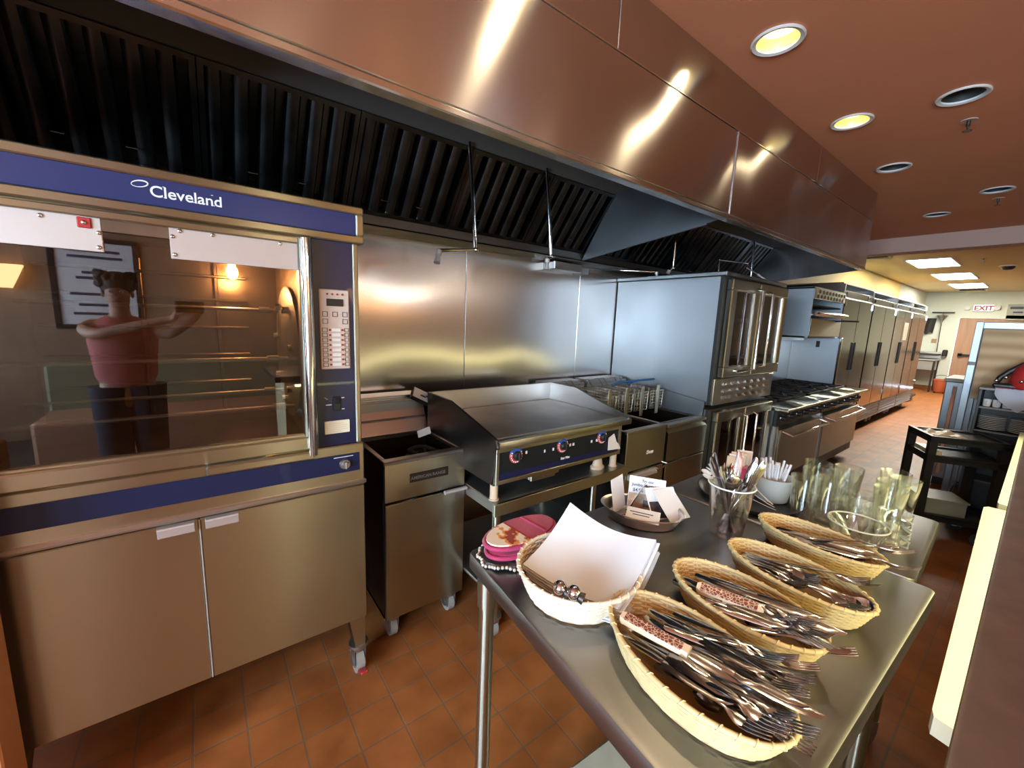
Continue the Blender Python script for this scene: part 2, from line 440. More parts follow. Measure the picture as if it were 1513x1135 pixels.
ROWA, ROWB = .877, .45
downlights = [(-.06, ROWA, 0), (.97, ROWA, 1), (2.0, ROWA, 1), (3.05, ROWA, 1), (4.08, ROWA, 0), (5.915, ROWA, 0), (3.12, ROWB, 0), (5.245, ROWB, 0)]
def ceiling():
    mb = MB(); h = .12; rc = .083
    ys = [YF - .1, ROWB - h, ROWB + h, ROWA - h, ROWA + h, YB + .1]
    x0, x1 = XL - .1, 7.2
    for j in range(5):
        row = {1: ROWB, 3: ROWA}.get(j); ya, yb = ys[j], ys[j + 1]
        xs = x0
        if row is not None:
            for (lx, ly, on) in sorted(d for d in downlights if d[1] == row):
                mb.poly([(xs, ya, CZ), (lx - h, ya, CZ), (lx - h, yb, CZ), (xs, yb, CZ)])
                n = 32; ring = []; sq = []
                for k in range(n):
                    t = 2 * math.pi * k / n; c, s = math.cos(t), math.sin(t); q = h / max(abs(c), abs(s))
                    ring.append(mb.bm.verts.new((lx + rc * c, ly + rc * s, CZ))); sq.append(mb.bm.verts.new((lx + q * c, ly + q * s, CZ)))
                for k in range(n): mb.bm.faces.new([sq[k], sq[(k + 1) % n], ring[(k + 1) % n], ring[k]])
                xs = lx + h
        mb.poly([(xs, ya, CZ), (x1, ya, CZ), (x1, yb, CZ), (xs, yb, CZ)])
    return struct('ceiling', mb, 'ceiling')
ceiling()
mb = MB(); mb.box(7.2, XR + .1, YF - .1, YB + .1, CZ, CZ + .05); struct('ceiling_kitchen', mb, 'ceiling2')
mb = MB(); mb.box(7.02, 7.25, YK, YB, 2.545, CZ, .004); struct('trim_1', mb, 'beam')

def wall(name, m, axis, pos, th, a0, a1, z0, z1, holes=()):
    """upright wall, pos..pos+th along axis, with rectangular openings (a0, a1, z0, z1)"""
    mb = MB()
    def bx(p, q, zz0, zz1):
        if q - p < 1e-4 or zz1 - zz0 < 1e-4: return
        if axis == 'x': mb.box(min(pos, pos + th), max(pos, pos + th), p, q, zz0, zz1)
        else: mb.box(p, q, min(pos, pos + th), max(pos, pos + th), zz0, zz1)
    c = a0
    for (h0, h1, g0, g1) in sorted(holes):
        bx(c, h0, z0, z1); bx(h0, h1, z0, g0); bx(h0, h1, g1, z1); c = h1
    bx(c, a1, z0, z1)
    return struct(name, mb, m)
WL = [(-3.2, -1.7, .75, 2.35), (-1.3, .2, .75, 2.35)]
WF = [(3.02, 3.36, 2.0, 2.5)]
wall('wall_left', 'wall_dining', 'x', XL, -.1, YF, YB, 0, CZ, WL)
wall('wall_front', 'wall_dining', 'y', YF, -.1, XL - .1, 3.75, 0, CZ, WF)
wall('wall_back', 'wall_white', 'y', YB, .1, XL - .1, 4.7, 0, CZ)
wall('wall_back_kitchen', 'wall_yellow', 'y', YB, .1, 4.7, 13.2, 0, CZ)
wall('wall_back_corner', 'wall_pale', 'y', YB, .1, 13.2, XR + .1, 0, CZ)
wall('wall_right', 'wall_pale', 'x', XR, .1, YK, YB, 0, CZ, [(.45, 1.62, 0, 2.06)])
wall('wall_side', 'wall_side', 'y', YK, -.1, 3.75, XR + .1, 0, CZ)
wall('wall_side_end', 'wall_dining', 'x', 3.75, .08, YF, YK - .1, 0, CZ)
def window(i, axis, pos, a0, a1, z0, z1):
    mb = MB(); w = .05
    for (p, q, r, s) in ((a0, a0 + w, z0, z1), (a1 - w, a1, z0, z1), (a0 + w, a1 - w, z0, z0 + w), (a0 + w, a1 - w, z1 - w, z1), ((a0 + a1) / 2 - .02, (a0 + a1) / 2 + .02, z0 + w, z1 - w)):
        if axis == 'x': mb.box(pos - .08, pos - .02, p, q, r, s)
        else: mb.box(p, q, pos - .08, pos - .02, r, s)
    o = struct('window_%d' % i, mb, 'wall_white')
    g = MB()
    if axis == 'x': g.box(pos - .054, pos - .048, a0 + w, a1 - w, z0 + w, z1 - w)
    else: g.box(a0 + w, a1 - w, pos - .054, pos - .048, z0 + w, z1 - w)
    g.build('pane', 'cup_clear', o, 0)
    l = bpy.data.lights.new('daylight', 'AREA'); l.shape = 'RECTANGLE'; l.size = a1 - a0; l.size_y = z1 - z0; l.cycles.is_portal = True
    lo = bpy.data.objects.new('daylight', l); C.objects.link(lo); lo.location = (pos - .12, (a0 + a1) / 2, (z0 + z1) / 2) if axis == 'x' else ((a0 + a1) / 2, pos - .12, (z0 + z1) / 2)
    lo.rotation_euler = (R(90), 0, R(-90)) if axis == 'x' else (R(90), 0, 0)
    d = Vector((1, 0, 0)) if axis == 'x' else Vector((0, 1, 0))
    lo.rotation_euler = d.to_track_quat('-Z', 'Y').to_euler()
i = 1
for (a0, a1, z0, z1) in WL: window(i, 'x', XL, a0, a1, z0, z1); i += 1
for (a0, a1, z0, z1) in WF: window(i, 'y', YF, a0, a1, z0, z1); i += 1
# daylight sky outside the windows
w = bpy.data.worlds.new('sky'); scene.world = w; w.use_nodes = True
bg = w.node_tree.nodes['Background']; bg.inputs[0].default_value = (.62, .80, 1.0, 1); bg.inputs[1].default_value = SKY
# back door
mb = MB(); mb.box(XR + .02, XR + .07, .47, 1.60, .01, 2.04, .004); o = struct('door_1', mb, 'wood')
h = MB(); h.box(XR - .05, XR - .025, .55, 1.5, 1.02, 1.07, .006); h.box(XR - .05, XR + .02, .58, .63, 1.0, 1.09); h.box(XR - .05, XR + .02, 1.42, 1.5, 1.0, 1.09); h.build('push_bar', 'black', o)
mb = MB(); mb.box(XR - .03, XR + .02, 1.60, 1.68, 0, 2.12).box(XR - .03, XR + .02, .39, .47, 0, 2.12).box(XR - .03, XR + .02, .47, 1.6, 2.04, 2.12); struct('trim_2', mb, 'wall_pale')
mb = MB(); mb.box(XL, 3.75, YB - .012, YB, 0, .12).box(3.75, XR, YB - .012, YB, 0, .12); struct('baseboard_back', mb, 'tile')
mb = MB(); mb.box(XR - .012, XR, 1.68, YB - .012, 0, .12); struct('baseboard_right', mb, 'tile')
# terracotta wall end beside the oven
mb = MB(); mb.box(-1.3, -.455, 1.38, 1.50, 0, 1.15, .004); struct('wall_stub', mb, 'terracotta')
# stainless cladding behind the cooking line
xs = [-.52, .55, 1.365, 2.405, 3.4, 4.4, 5.4, 6.42]
for i in range(7):
    mb = MB(); mb.box(xs[i] + .0015, xs[i + 1] - .0015, YB - .012, YB - .001, .12, 2.02, .002); struct('trim_%d' % (i + 3), mb, 'steel_wall')
# serving counter: half wall, its laminate top
mb = MB(); mb.box(.42, 4.55, -.50, -.035, 0, 1.047); struct('wall_counter', mb, 'wall_cream')
mb = MB(); mb.prism([(.36, -.62, 1.05), (4.60, -.62, 1.05), (4.60, .017, 1.05), (.36, .001, 1.05)], (0, 0, .04)); es = [e for e in mb.bm.edges]; bmesh.ops.bevel(mb.bm, geom=es, offset=.006, segments=2, affect='EDGES', profile=.6); tag(mb.build('counter_top', 'laminate'), 'dark brown laminate serving counter top along the right edge', 'counter')

t = thing('strip_lamp', 'yellow strip lamp fixed under the kitchen edge of the counter', 'lamp', (1.85, -.01, 1.05))
mb = MB(); mb.box(.46, 4.2, -.033, -.006, 1.034, 1.0495, .002); mb.build('housing', 'steel_dull', t)
mb = MB(); mb.box(.48, 4.18, -.031, -.009, 1.022, 1.034, .003); mb.build('diffuser', 'strip_glow', t)
l = bpy.data.lights.new('strip_light', 'AREA'); l.shape = 'RECTANGLE'; l.size = 3.7; l.size_y = .02; l.energy = STRIP; l.color = (1, .90, .46)
lo = bpy.data.objects.new('strip_light', l); C.objects.link(lo); lo.location = (2.33, -.004, 1.024); lo.rotation_euler = Vector((0, .9, -.45)).to_track_quat('-Z', 'Y').to_euler()
# ------------------------------------------------------------------ ceiling fixtures
desc = {0: 'unlit recessed downlight over the oven end of the hood', 1: 'lit recessed downlight above the first section of hood',
        2: 'glowing recessed downlight, the largest and nearest in view', 3: 'glowing recessed downlight second along the hood',
        4: 'unlit recessed downlight third along the hood edge', 5: 'small unlit recessed downlight closest to the pink beam',
        6: 'unlit recessed downlight at the right beside the sprinkler', 7: 'small unlit recessed downlight next to the far sprinkler'}
def downlight(i, x, y, on):
    t = thing('recessed_downlight', desc[i], 'ceiling light', (x, y, CZ), 'recessed ceiling downlights')
    mb = MB(); mb.lathe([(.080, .0), (.080, .004), (.098, -.001), (.100, -.006), (.094, -.010), (.079, -.006)], (x, y, CZ), 36, close=True); mb.build('trim_ring', 'trim_white', t)
    mb = MB(); mb.lathe([(.0805, .0), (.074, .035), (.062, .075), (.060, .13), (.0, .13)], (x, y, CZ), 36, caps=False)
    mb.build('reflector', 'reflector' if on else 'vent_dark', t)  # lit glow and unlit shade of the can put into its colour
    mb = MB(); mb.lathe([(0, .034), (.045, .036), (.066, .044), (.067, .050), (0, .052)] if on else [(0, .068), (.032, .072), (.048, .085), (.052, .105), (.03, .125), (0, .125)], (x, y, CZ), 28); mb.build('bulb', 'lamp_glow' if on else 'vent_dark', t)
    if on:
        l = bpy.data.lights.new('downlight_beam', 'SPOT'); l.energy = DOWN; l.color = (1, .80, .50); l.spot_size = R(138); l.spot_blend = .5; l.shadow_soft_size = .03
        lo = bpy.data.objects.new('downlight_beam', l); C.objects.link(lo); lo.location = (x, y, CZ + .028)
for i, d in enumerate(downlights): downlight(i, *d)
for k, (x, y) in enumerate(((.6, -1.3), (2.6, -1.3), (.6, -2.7), (2.6, -2.7))):   # unseen pendants added to lift the ambient light
    t = thing('fill_pendant', ('unseen fill pendant added on the dining side', 'unseen fill pendant added on the dining side')[k % 2], 'lamp', (x, y, CZ), 'added dining room fill pendants')
    mb = MB(); mb.cyl((x, y, CZ - .002), (x, y, CZ - .45), .006).cyl((x, y, CZ - .001), (x, y, CZ - .03), .05); mb.build('cord', 'black', t)
    mb = MB(); mb.lathe([(.03, .20), (.14, .0), (.143, .0), (.033, .205)], (x, y, CZ - .65), 28, close=True); mb.build('shade', 'steel_dark', t)
    mb = MB(); mb.ball((x, y, CZ - .56), .045); mb.build('bulb', 'lamp_glow', t)
    l = bpy.data.lights.new('fill_pendant_light', 'POINT'); l.energy = PEND; l.color = (1, .76, .48); l.shadow_soft_size = .06
    lo = bpy.data.objects.new('fill_pendant_light', l); C.objects.link(lo); lo.location = (x, y, CZ - .63)
def sprinkler(x, y, label):
    t = thing('fire_sprinkler', label, 'sprinkler', (x, y, CZ), 'ceiling sprinklers')
    mb = MB(); mb.lathe([(.0, -.002), (.034, -.004), (.036, 0)], (x, y, CZ), 20); mb.build('escutcheon', 'beam', t)
    mb = MB(); mb.cyl((x, y, CZ - .002), (x, y, CZ - .03), .009).tube([(x - .012, y, CZ - .025), (x - .014, y, CZ - .04), (x, y, CZ - .056)], .003, 6).tube([(x + .012, y, CZ - .025), (x + .014, y, CZ - .04), (x, y, CZ - .056)], .003, 6).cyl((x, y, CZ - .055), (x, y, CZ - .058), .02); mb.build('head', 'steel_dark', t)
sprinkler(3.50, .461, 'dark ceiling sprinkler behind the rightmost near downlight')
sprinkler(5.58, .46, 'small ceiling sprinkler near the far right downlight')
sprinkler(9.586, .81, 'tiny sprinkler on the pale ceiling right of the fluorescents')
def troffer(x0, x1, y0, y1, label):
    t = thing('fluorescent_troffer', label, 'ceiling light', ((x0 + x1) / 2, (y0 + y1) / 2, CZ), 'fluorescent panels of the rear kitchen')
    mb = MB(); mb.box(x0 - .03, x1 + .03, y0 - .03, y0, CZ - .012, CZ).box(x0 - .03, x1 + .03, y1, y1 + .03, CZ - .012, CZ).box(x0 - .03, x0, y0, y1, CZ - .012, CZ).box(x1, x1 + .03, y0, y1, CZ - .012, CZ); mb.build('frame', 'white', t, 0)
    mb = MB(); mb.box(x0, x1, y0, y1, CZ - .008, CZ - .002); mb.build('diffuser', 'troffer', t, 0)
    l = bpy.data.lights.new('troffer_light', 'AREA'); l.shape = 'RECTANGLE'; l.size = x1 - x0; l.size_y = y1 - y0; l.energy = TROF; l.color = (1, .95, .82)
    lo = bpy.data.objects.new('troffer_light', l); C.objects.link(lo); lo.location = ((x0 + x1) / 2, (y0 + y1) / 2, CZ - .014)
troffer(9.2, 10.3, 1.12, 1.62, 'nearest and largest of the bright fluorescent ceiling panels')
troffer(11.5, 12.7, 1.10, 1.62, 'middle bright fluorescent ceiling panel')
troffer(13.8, 15.0, 1.10, 1.62, 'farthest bright fluorescent ceiling panel before the end wall')
def vent(name, x0, x1, y0, y1, label):
    t = thing(name, label, 'vent', ((x0 + x1) / 2, (y0 + y1) / 2, CZ), 'ceiling air vents')
    mb = MB(); mb.box(x0, x1, y0, y0 + .03, CZ - .02, CZ).box(x0, x1, y1 - .03, y1, CZ - .02, CZ).box(x0, x0 + .03, y0, y1, CZ - .02, CZ).box(x1 - .03, x1, y0, y1, CZ - .02, CZ); mb.build('frame', 'wall_pale', t, 0)
    mb = MB()
    k = x0 + .05
    while k < x1 - .05: mb.box(k, k + .01, y0 + .03, y1 - .03, CZ - .016, CZ - .002, rot=Matrix.Rotation(R(35), 3, 'Y')); k += .045
    mb.build('louvres', 'vent_dark', t, 0)
    mb = MB(); mb.box(x0 + .03, x1 - .03, y0 + .03, y1 - .03, CZ - .004, CZ - .001); mb.build('backing', 'vent_dark', t, 0)
vent('ceiling_vent', 8.2, 8.62, 1.68, 2.10, 'square dark ceiling vent just past the hood end')
vent('ceiling_vent', 15.2, 15.8, 1.15, 1.65, 'pale ceiling vent after the farthest fluorescent panel')
t = thing('smoke_detector', 'dark round dome fixture on the pale rear ceiling', 'detector', (10.7, .615, CZ))
mb = MB(); mb.lathe([(.0, -.075), (.05, -.07), (.075, -.045), (.08, -.02)], (10.7, .615, CZ), 24); mb.build('dome', 'black', t)
mb = MB(); mb.lathe([(.08, -.02), (.10, -.018), (.10, 0)], (10.7, .615, CZ), 24); mb.build('base', 'white', t)
# ------------------------------------------------------------------ exhaust hood
HX0, HX1, HY, HZ = -.52, 4.72, 1.09, 2.105
hood = thing('exhaust_hood', 'long stainless steel exhaust hood over the whole cooking line', 'hood', (2.0, 1.7, CZ))
def panel(x0, x1, z0, z1):
    mb = MB(); mb.box(x0 + .0015, x1 - .0015, HY, HY + .018, z0 + .0015, z1 - .0015, .003); return mb.build('front_panel', 'steel_hood', hood)
for (a, b) in ((HX0, 2.19), (2.19, HX1)): panel(a, b, HZ, 2.50)
for (a, b) in ((HX0, 1.25), (1.25, 3.3), (3.3, HX1)): panel(a, b, 2.50, CZ - .001)
mb = MB(); mb.box(HX0, HX1, HY - .002, HY + .045, HZ - .022, HZ, .004); mb.build('bottom_lip', 'steel_hood', hood)
mb = MB(); mb.box(2.186, 2.194, HY - .004, HY, HZ, 2.50, .001).box(HX0, HX1, HY - .003, HY, 2.496, 2.503, .001); mb.build('seam_strip', 'chrome', hood)
for x in (HX0, HX1 - .02):   # end panels, lower edge rising to the front
    mb = MB(); mb.prism([(x, 1.108, HZ - .02), (x, 2.316, 1.965), (x, 2.316, CZ - .001), (x, 1.108, CZ - .001)], (.02, 0, 0)); mb.build('end_panel', 'steel_hood' if x > 0 else 'plenum', hood, 0)
mb = MB(); mb.box(HX0 + .02, HX1 - .02, 1.108, 2.316, 2.62, 2.64); mb.build('top_plate', 'plenum', hood)
mb = MB(); mb.box(HX0 + .02, HX1 - .02, 1.845, 1.865, 2.36, 2.62); mb.build('plenum', 'plenum', hood)
mb = MB(); mb.box(HX0 + .02, HX1 - .02, 1.108, 1.118, HZ - .015, 2.62); mb.build('inner_skin', 'plenum', hood)
mb = MB(); mb.box(HX0 + .02, HX1 - .02, 2.11, 2.316, 1.965, 1.972, .001).box(HX0 + .02, HX1 - .02, 2.11, 2.118, 1.965, 2.02, .001).box(HX0 + .02, HX1 - .02, 2.11, 2.135, 2.012, 2.02, .001); mb.build('grease_trough', 'steel_dark', hood)
# dividing panel between the two hood sections
mb = MB(); mb.prism([(2.195, 2.105, 1.975), (2.195, 1.20, 2.082), (2.195, 1.12, 2.10), (2.195, 1.12, 2.36), (2.195, 1.85, 2.36)], (.012, 0, 0)); mb.box(2.185, 2.2, 1.2, 2.10, 2.02, 2.03, .001, rot=Matrix.Rotation(R(-6.8), 3, 'X')); mb.build('divider_panel', 'steel_blue', hood, 0)
# baffle filters, each its own frame with upright ridges
FT, FB = Vector((0, 1.855, 2.362)), Vector((0, 2.122, 2.026))
fd = (FB - FT); fl = fd.length; fd.normalize(); fn = Vector((0, -fd.z, fd.y)) if False else Vector((0, fd.z, -fd.y)); 
if fn.y > 0: fn = -fn
def baffle(x0, w):
    mb = MB()
    def P(x, s, d): return Vector((x, 0, 0)) + FT + fd * s + fn * d
    def bar(xa, xb, s0, s1, d0, d1):
        a = [P(xa, s0, d0), P(xb, s0, d0), P(xb, s0, d1), P(xa, s0, d1)]; mb.prism(a, fd * (s1 - s0))
    bar(x0, x0 + .018, 0, fl, -.03, .02); bar(x0 + w - .018, x0 + w, 0, fl, -.03, .02)
    bar(x0 + .018, x0 + w - .018, 0, .018, -.03, .02); bar(x0 + .018, x0 + w - .018, fl - .018, fl, -.03, .02)
    n = 6; p = (w - .036) / n
    for k in range(n):
        c = x0 + .018 + p * (k + .5)
        # rounded ridge
        prof = [(-.5, -.01), (-.46, .006), (-.34, .014), (-.2, .016), (.02, .015), (.1, .006), (.12, -.02), (.06, -.03), (-.5, -.03)]
        mb.prism([P(c + q * p, .018, d) for q, d in prof], fd * (fl - .036))
    bar(x0 + .02, x0 + w - .02, .02, fl - .02, -.045, -.04)
    for s in (-.09, .09):
        mb.tube([P(x0 + w / 2 + s - .03, fl * .80, .016), P(x0 + w / 2 + s - .03, fl * .80, .03), P(x0 + w / 2 + s + .0, fl * .80, .03), P(x0 + w / 2 + s, fl * .80, .016)], .0025, 6)
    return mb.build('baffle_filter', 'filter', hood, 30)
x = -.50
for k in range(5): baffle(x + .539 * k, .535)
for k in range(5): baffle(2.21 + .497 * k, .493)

# fire suppression drops
def drop(label, pts, r, nozzle, extra=None):
    t = thing('fire_suppression_pipe', label, 'pipe', pts[0], 'suppression pipes under the hood')
    mb = MB(); mb.tube(pts, r, 12)
    for p in pts[1:-1]: mb.ball(p, r * 1.45, seg=12)
    mb.build('pipe', 'chrome', t)
    n = Vector(nozzle); e = Vector(pts[-1])
    mb = MB(); mb.cyl(e, e + (n - e) * .35, r * 1.5).cyl(e + (n - e) * .35, n, r * .9, r * 1.7); mb.build('nozzle', 'pink_plate', t)
    return t
y = 1.835
drop('first suppression pipe from the oven, its elbow turned left', [(1.085, y, 2.37), (1.135, y, 1.875), (.93, y, 1.845)], .0095, (.912, y - .012, 1.785))
drop('second suppression pipe from the oven with a short hooked nozzle', [(1.585, y, 2.37), (1.652, y, 1.905), (1.598, y - .03, 1.88)], .0095, (1.592, y - .035, 1.82))
drop('thin upright suppression pipe behind the convection oven top', [(2.905, y, 2.37), (2.915, y, 1.97), (2.90, y + .02, 1.95)], .0095, (2.89, y + .025, 1.93))
drop('suppression pipe near the hood end above the range', [(4.22, y, 2.37), (4.25, y, 1.90), (4.2, y, 1.88)], .0095, (4.19, y, 1.83))
drop('thin bent pipe loop with hanging nozzle over the convection oven', [(3.05, 1.55, 1.93), (3.05, 1.55, 2.02), (3.50, 1.55, 2.045), (3.50, 1.55, 2.01), (3.58, 1.5, 1.965)], .005, (3.62, 1.46, 1.928))
drop('horizontal pipe with two drooping nozzles at the convection oven rear corner', [(2.70, 2.24, 1.965), (2.72, 2.16, 1.955), (2.92, 1.98, 1.95)], .009, (2.925, 1.975, 1.90))
t = thing('cable_box', 'small steel junction box on the wall under the hood', 'box', (2.20, 2.26, 1.95))
mb = MB(); mb.box(2.02, 2.30, 2.20, 2.317, 1.90, 1.955, .004); mb.build('box', 'steel', t)
mb = MB(); mb.box(2.33, 2.42, 2.24, 2.317, 1.895, 1.945, .004); mb.build('cover', 'steel_dull', t)

# ------------------------------------------------------------------ rotisserie oven
OX0, OX1, OY = -.53, .463, 1.55
ov = thing('rotisserie_oven', 'large steel and blue glass fronted rotisserie oven at the left', 'oven', (0, 1.9, .885))
mb = MB()
mb.box(OX0, OX0 + .02, OY, 2.30, .89, 1.89).box(OX1 - .165, OX1 - .145, OY + .02, 2.28, 1.05, 1.77).box(OX1 - .02, OX1, OY + .02, 2.30, .89, 1.89, .002)
mb.box(OX0, OX1, OY + .02, 2.30, 1.775, 1.892, .002).box(OX0, OX1, 2.28, 2.30, .89, 1.80).box(OX0, OX1, OY + .01, 2.30, .886, 1.045, .002)
mb.build('body', 'steel_dark', ov, 0)
mb = MB(); mb.box(OX0 + .02, OX1 - .165, 2.262, 2.278, 1.05, 1.77).box(OX0 + .02, OX1 - .165, 1.60, 2.262, 1.046, 1.056).box(OX1 - .172, OX1 - .166, 1.60, 2.262, 1.05, 1.77).box(OX0 + .021, OX0 + .03, 1.60, 2.26, 1.05, 1.77).box(OX0 + .02, OX1 - .165, 1.60, 2.262, 1.765, 1.772)
mb.build('cavity', 'inside', ov, 0)
mb = MB()
for z in (1.20, 1.32, 1.44, 1.56, 1.66): mb.box(OX0 + .05, .17, 2.235, 2.262, z, z + .012, .003)
for x in (.05, -.2): mb.box(x, x + .015, 2.24, 2.262, 1.08, 1.72, .003)
mb.build('back_panel', 'inside', ov)
hd = MB(); hd.frame(OX0, .476, 1.774, 1.897, OY - .028, OY + .03, .026, .004); hd.box(OX0 + .02, .45, OY - .012, OY + .03, 1.79, 1.88); hd = hd.build('header', 'steel_door', ov)
mb = MB(); mb.box(OX0 + .026, .450, OY - .024, OY - .013, 1.8005, 1.8705, .001); bl = mb.build('nameplate', 'blue', hd)
bl['label'] = 'blue nameplate with white maker lettering'
bold = .0006
le = lettering('lettering', 'Cleveland', .0405, 'white_print', bl, -.092, OY - .0245, 1.8235, bold=.0005, wide=1.0, space=1.0)
ser = MB()   # serif feet of the upright strokes
def sf(x, z, w=.007): ser.box(x - w / 2, x + w / 2, OY - .0255, OY - .0246, z, z + .0016)
for x in (-.0595, .0205, .0015, .0135, .0475): sf(x, 1.8235)
for x in (-.0615, .0455): sf(x, 1.8515, .005)
ser.build('serifs', 'white_print', bl, 0)
mb = MB()   # the slanted ring mark before the name
pts = []
for k in range(40):
    a = 2 * math.pi * k / 40; ex, ez = .0172 * math.cos(a), .0078 * math.sin(a); c, s = math.cos(R(14)), math.sin(R(14))
    pts.append((-.110 + ex * c - ez * s, OY - .0245, 1.8505 + ex * s + ez * c))
bm_r = [(p, .0009 + .0013 * (1 + math.cos(2 * math.pi * k / 40 - .6)) / 2) for k, p in enumerate(pts)]
for k in range(40): mb.tube([bm_r[k][0], bm_r[(k + 1) % 40][0]], bm_r[k][1], 6, r2=bm_r[(k + 1) % 40][1])
mb.build('ring_mark', 'white_print', bl)
# control column
mb = MB(); mb.box(.306, .439, OY - .012, 1.75, 1.046, 1.774, .002); col = mb.build('control_column', 'blue_shaded', ov)
mb = MB(); mb.box(.439, .458, OY - .016, 1.75, 1.046, 1.774, .004); mb.build('edge_trim', 'steel_door', ov)
mb = MB(); mb.box(.323, .423, OY - .018, OY - .012, 1.331, 1.610, .003); kp = mb.build('keypad', 'keypad', col)
mb = MB(); mb.box(.347, .402, OY - .021, OY - .018, 1.553, 1.578, .001); mb.build('display', 'black', kp)
for (x, z) in [(.350 + k * .0165, 1.594) for k in range(4)] + [(x, 1.470 - k * .0175) for k in range(8) for x in (.3555, .397)]:
    mb = MB(); mb.cyl((x, OY - .018, z), (x, OY - .0205, z), .0035, seg=12); mb.build('indicator_lamp', 'exit_red', kp)
mb = MB()
for k in range(8):
    z = 1.470 - k * .0175; mb.box(.361, .391, OY - .0198, OY - .018, z - .0055, z + .0055, .0005)
mb.build('programme_label', 'white', kp)
mb = MB()
for k in range(8):
    z = 1.470 - k * .0175; mb.frame(.330, .3475, z - .007, z + .007, OY - .0194, OY - .018, .0015).frame(.404, .418, z - .007, z + .007, OY - .0194, OY - .018, .0015)
for (x, z) in ((.341, 1.525), (.374, 1.525), (.407, 1.525), (.341, 1.50), (.407, 1.50)): mb.frame(x - .0085, x + .0085, z - .0085, z + .0085, OY - .0194, OY - .018, .0016)
mb.build('key_outline', 'black', kp, 0)
mb = MB(); mb.box(.360, .386, OY - .018, OY - .012, 1.178, 1.229, .002).box(.364, .382, OY - .024, OY - .017, 1.203, 1.224, .003, rot=Matrix.Rotation(R(12), 3, 'X')); mb.build('rocker_switch', 'black', col)
mb = MB(); mb.box(.389, .399, OY - .0128, OY - .012, 1.222, 1.225).box(.389, .399, OY - .0128, OY - .012, 1.180, 1.183).box(.335, .355, OY - .0128, OY - .012, 1.199, 1.202); mb.build('switch_mark', 'white_print', col, 0)
mb = MB(); mb.box(.328, .415, OY - .0135, OY - .012, 1.092, 1.140, .002); lb = mb.build('sticker', 'cream_label', col)
mb = MB()
for k, w_ in enumerate((.06, .075, .07, .075, .05)): mb.box(.334, .334 + w_, OY - .0141, OY - .0135, 1.128 - k * .0075, 1.130 - k * .0075)
mb.build('sticker_lines', 'bone', lb, 0)
# lower deck
mb = MB(); mb.box(OX0, .463, OY - .024, OY + .03, .893, 1.046, .004); lo = mb.build('lower_panel', 'steel_door', ov)
mb = MB(); mb.box(OX0 + .005, .445, OY - .029, OY - .023, .941, 1.011, .001); lb = mb.build('blue_band', 'blue_shaded', lo)
mb = MB(); mb.cyl((.390, OY - .029, .975), (.390, OY - .040, .975), .019, .017).cyl((.390, OY - .040, .975), (.390, OY - .052, .975), .013, .011).box(.3875, .3925, OY - .056, OY - .05, .962, .988, .001); mb.build('knob', 'steel_dull', lb)
mb = MB()
for k in range(14): mb.box(.352 + k * .005, .3552 + k * .005, OY - .0296, OY - .029, 1.001, 1.004)
mb.build('printed_line', 'white_print', lb, 0)
mb = MB(); mb.box(OX0, .467, OY - .034, OY + .02, .886, .902, .003); mb.build('drip_rail', 'steel', lo)
# glass door
dr = MB(); dr.box(OX0, .300, OY - .040, OY - .010, 1.052, 1.100, .005).box(-.022, .285, OY - .058, OY - .026, 1.020, 1.050, .006).box(.262, .303, OY - .036, OY + .01, 1.052, 1.770, .004)
dr.box(OX0, .300, OY - .03, OY + .01, 1.748, 1.768, .003).box(OX0, .262, OY - .022, OY - .002, 1.094, 1.106, .002).box(OX0, .3, OY - .004, OY + .01, 1.770, 1.774)
door = dr.build('door_frame', 'steel_door', ov)
mb = MB(); mb.box(OX0 + .005, .262, OY - .008, OY - .002, 1.10, 1.752); mb.build('pane', 'oven_glass', door, 0)
mb = MB(); mb.box(OX0, -.195, OY - .018, OY - .010, 1.664, 1.752, .001); a = mb.build('top_plate', 'pink_plate', door)
mb = MB(); mb.box(-.059, .272, OY - .018, OY - .010, 1.664, 1.757, .001); b = mb.build('top_plate', 'pink_plate', door)
mb = MB(); mb.box(-.195, -.059, OY - .018, OY - .010, 1.717, 1.750, .001); c_ = mb.build('lamp_shield', 'inside', door)
def screw(par, x, z): 
    mb = MB(); mb.ball((x, OY - .019, z), .0058, sy=.6, seg=12); mb.build('screw', 'chrome', par)
for (x, z) in ((-.30, 1.738), (-.20, 1.712), (-.203, 1.675)): screw(a, x, z)
for (x, z) in ((-.052, 1.725), (-.05, 1.676), (-.035, 1.742), (.04, 1.742), (.215, 1.742)): screw(b, x, z)
mb = MB(); mb.box(-.238, -.212, OY - .023, OY - .018, 1.720, 1.746, .002); rt = mb.build('thermometer_tag', 'red', a)
mb = MB(); mb.ball((-.225, OY - .024, 1.733), .006, sy=.5, seg=12); mb.build('tag_rivet', 'chrome', rt)
mb = MB(); mb.cyl((.281, OY - .052, 1.035), (.281, OY - .052, 1.765), .0145, seg=20).cyl((.281, OY - .052, 1.08), (.281, OY - .03, 1.08), .01).cyl((.281, OY - .052, 1.73), (.281, OY - .03, 1.73), .01); mb.build('door_handle', 'chrome', door)
